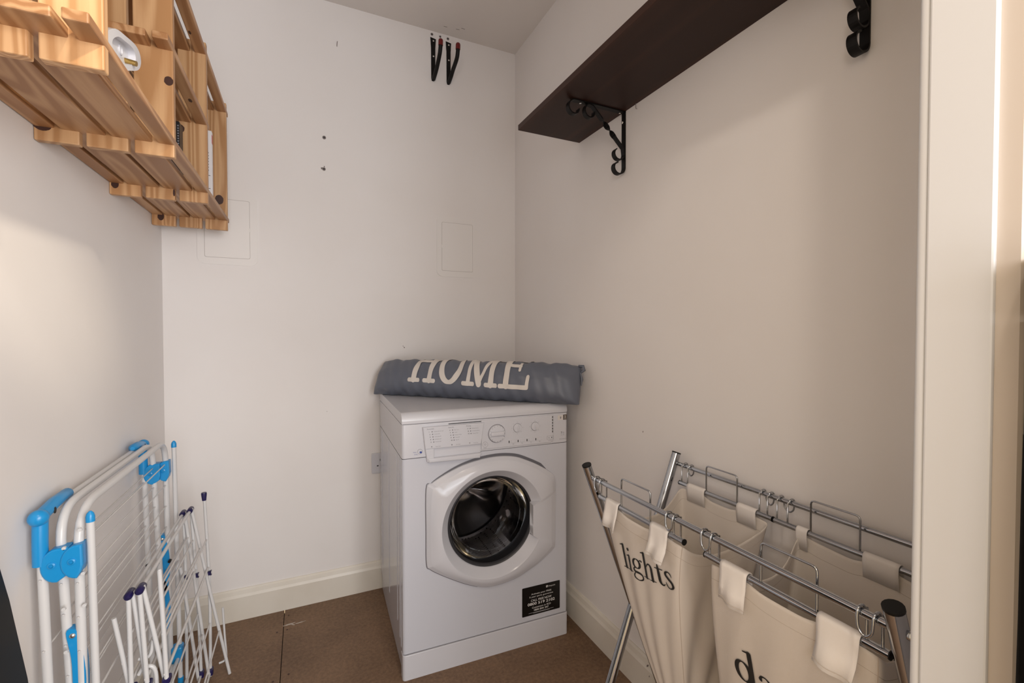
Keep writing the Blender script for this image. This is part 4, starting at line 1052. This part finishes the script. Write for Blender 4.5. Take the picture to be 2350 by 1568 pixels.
# blue locking levers
def lever(y, z):
    pts = catmull([(-.401, z + .05, 0), (-.391, z + .055, 0), (-.384, z + .045, 0), (-.376, z + .0, 0), (-.374, z - .06, 0), (-.380, z - .11, 0), (-.388, z - .115, 0), (-.392, z - .06, 0), (-.394, z + .0, 0)], 4, True)
    o = MB().prism([(p.x, p.y) for p in pts], y - .010, y + .010, axes=(0, 2, 1), bev=.002, seg=1).build('locking_lever', blue_m, ca)
    MB().lathe([(0, -.002), (.003, -.0015), (.005, 0), (.005, .002)], Matrix.Translation((-.392, y - .0105, z + .043)), 12).build('screw', screw_m, o)
lever(Yn + .010, .500); lever(Yf + .004, .435); lever(Yf + .004, .30)
for y in (Yf + .012,): MB().box((-.375, y - .022, .085), (-.3455, y + .012, .135), .006, 2).build('foot_bracket', blue_m, ca)
# small wire ends on the near tubes
for x, z in ((-.398, .712), (-.375, .742), (-.400, .60), (-.372, .66), (-.398, .52), (-.371, .60)):
    MB().tube([(x, Yn - .006, z), (x, Yn - .010, z)], .0032, 8).build('wire_end', tube_m, ca)
for x, z in ((-.425, .411), (-.400, .413), (-.371, .412)):
    MB().tube([(x, Yf - .008 - .004, z), (x, Yf - .008 - .014, z)], .0045, 10).build('rivet', blackp_m, ca)

# ================================================================ SMALL CONCERTINA AIRER (navy caps)
sa = empty('folding_airer', (-0.29, 1.45, 0), 0, 'small white wire concertina airer with navy caps, leaning before larger airer', 'clothes airer')
yn, yf = 1.205, 1.700; rb_ = .0046; rw = .0024
# bars as (x, z) top to bottom, per side
V1 = [(-.340, .546), (-.337, .30), (-.338, .006)]
V2 = [(-.321, .553), (-.308, .295), (-.300, .010)]
V3 = [(-.286, .590), (-.275, .297), (-.276, .008)]
D0 = [(-.368, .50), (-.337, .293), (-.306, .012)]
D1 = [(-.336, .550), (-.308, .293), (-.278, .014)]
D2 = [(-.318, .558), (-.274, .297), (-.222, .006)]
def bar(path, y, n_='side_bar', r=rb_, hookend=False):
    p = [(x, y, z) for x, z in path]
    return MB().tube(catmull(p, 4), r, 9).build(n_, tube_m, sa)
off = {'V1': 0, 'V2': 0, 'V3': 0, 'D0': .0105, 'D1': .0105, 'D2': .0105}
for nm, pth in (('V1', V1), ('V2', V2), ('V3', V3), ('D0', D0), ('D1', D1), ('D2', D2)):
    bar(pth, yn + off[nm]); bar(pth if nm != 'D0' else [(-.349, .38), (-.337, .293), (-.306, .012)], yf - off[nm])
def at(path, z):
    for (x0_, z0_), (x1_, z1_) in zip(path, path[1:]):
        if z0_ >= z >= z1_: return x0_ + (x1_ - x0_) * (z0_ - z) / (z0_ - z1_)
    return path[-1][0]
def rod(path, z, r=rw, o_=0, name='rod'):
    x = at(path, z); MB().tube([(x, yn + o_ - .004, z), (x, yf - o_ + .004, z)], r, 7).build(name, wire_m, sa); return x
# top rods carry the navy caps
for path, z, o_ in ((V1, .545, 0), (V2, .552, 0)):
    x = path[0][0]
    MB().tube([(x, yn, z), (x, yf, z)], .0042, 9).build('top_rod', tube_m, sa)
    for y, s_ in ((yn, 1), (yf, -1)):
        MB().tube([(x, y - s_ * .008, z - .001), (x, y - s_ * .004, z + .001), (x, y + s_ * .022, z + .001), (x, y + s_ * .026, z)], [.0050, .0078, .0078, .0040], 12).build('cap', navy_m, sa)['label'] = 'navy plastic cap'
MB().tube([(-.2862, yf, .575), (-.2866, yf, .596), (-.2866, yf, .600)], [.0058, .0080, .0072], 12).build('cap', navy_m, sa)['label'] = 'navy plastic cap'
MB().tube([(-.286, yn, .588), (-.2862, yn, .592)], [.0046, .0030], 8).build('bar_end', tube_m, sa)
for path, o_ in ((V1, 0), (V2, 0), (V3, 0)):
    rod(path, .36, .0034, o_, 'joint_rod')
    x = at(path, .35)
    for y in (yn, yf): MB().box((x - .0075, y - .005, .338), (x + .0075, y + .0125 * (1 if y == yn else -1) + .003, .350), .002).build('joint_clip', navy_m, sa)
for path, zz, o_ in ((V1, (.46,), 0), (V2, (.455, .22), 0), (V3, (.450, .18), 0), (D0, (.40, .17), .0105), (D1, (.47, .155), .0105), (D2, (.43, .155), .0105)):
    for z in zz: rod(path, z, rw, o_)
for path in (V2, V3, V1): rod(path, .022, .0034, 0, 'foot_rod')
for path in (V2, V3): 
    x = at(path, .03); MB().box((x - .008, yf - .012, .014), (x + .008, yf + .008, .034), .002).build('joint_clip', navy_m, sa)
# bent wire ends
MB().tube(catmull([(-.240, yf, .22), (-.236, yf, .13), (-.232, yf, .06), (-.238, yf, .046), (-.252, yf, .042)], 4), .0032, 8).build('wire_hook', tube_m, sa)
MB().tube(catmull([(-.330, yn + .02, .36), (-.322, yn + .02, .372), (-.308, yn + .02, .372), (-.300, yn + .02, .355), (-.298, yn + .02, .30)], 4), .0042, 8).build('wire_hook', tube_m, sa)
MB().tube(catmull([(-.330, yn + .02, .395), (-.318, yn + .02, .392), (-.308, yn + .02, .402), (-.304, yn + .02, .43)], 4), .0038, 8).build('wire_hook', tube_m, sa)

# ================================================================ DARK THINGS AT THE PICTURE EDGES
bb_ = MB().prism([(.62, .0), (1.068, .0), (1.068, .33), (1.032, .52), (.985, .68), (.93, .83), (.90, .85), (.62, .85)], -.4385, -.4265, axes=(1, 2, 0), bev=.003, seg=2).build('black_board', blackp_m)
tag(bb_, 'black board standing against left wall, lower left corner of the picture', 'board')
cg = empty('hanging_coat', (.60, .15, 0), 0, 'black cloth hanging beside the architrave at far right edge', 'coat')
def coat(z0_, z1_, m, nm, push=0.0):
    vs_ = []; N1, N2 = 14, 16
    for j in range(N1 + 1):
        z = z0_ + (z1_ - z0_) * j / N1
        for k in range(N2):
            a = 2 * math.pi * k / N2
            hw = .055 + .0015 * math.sin(z * 17)
            vs_.append((.576 + .010 * (z - .5) + push + hw * math.cos(a) + .0008 * math.sin(z * 31 + k), .1485 + .0195 * math.sin(a) * (1 + .06 * math.sin(a * 5)), z))
    f_ = [[j * N2 + k, j * N2 + (k + 1) % N2, (j + 1) * N2 + (k + 1) % N2, (j + 1) * N2 + k] for j in range(N1) for k in range(N2)]
    f_ += [list(range(N2))[::-1], [N1 * N2 + k for k in range(N2)]]
    return MB().add(vs_, f_, True).build(nm, m, cg)
coat(.30, 1.02, blackcloth_m, 'cloth'); coat(1.02, 1.115, greycloth_m, 'grey_band', .0005); coat(1.12, 1.17, blackcloth_m, 'upper_cloth', .001)
MB().tube([(.605, .172, 1.20), (.605, .15, 1.195), (.605, .148, 1.165)], .004, 8).build('peg', screw_m, cg)
MB().tube([(.600, .148, 1.10), (.600, .148, 1.13)], .03, 12).build('inner_cloth', blackcloth_m, cg)
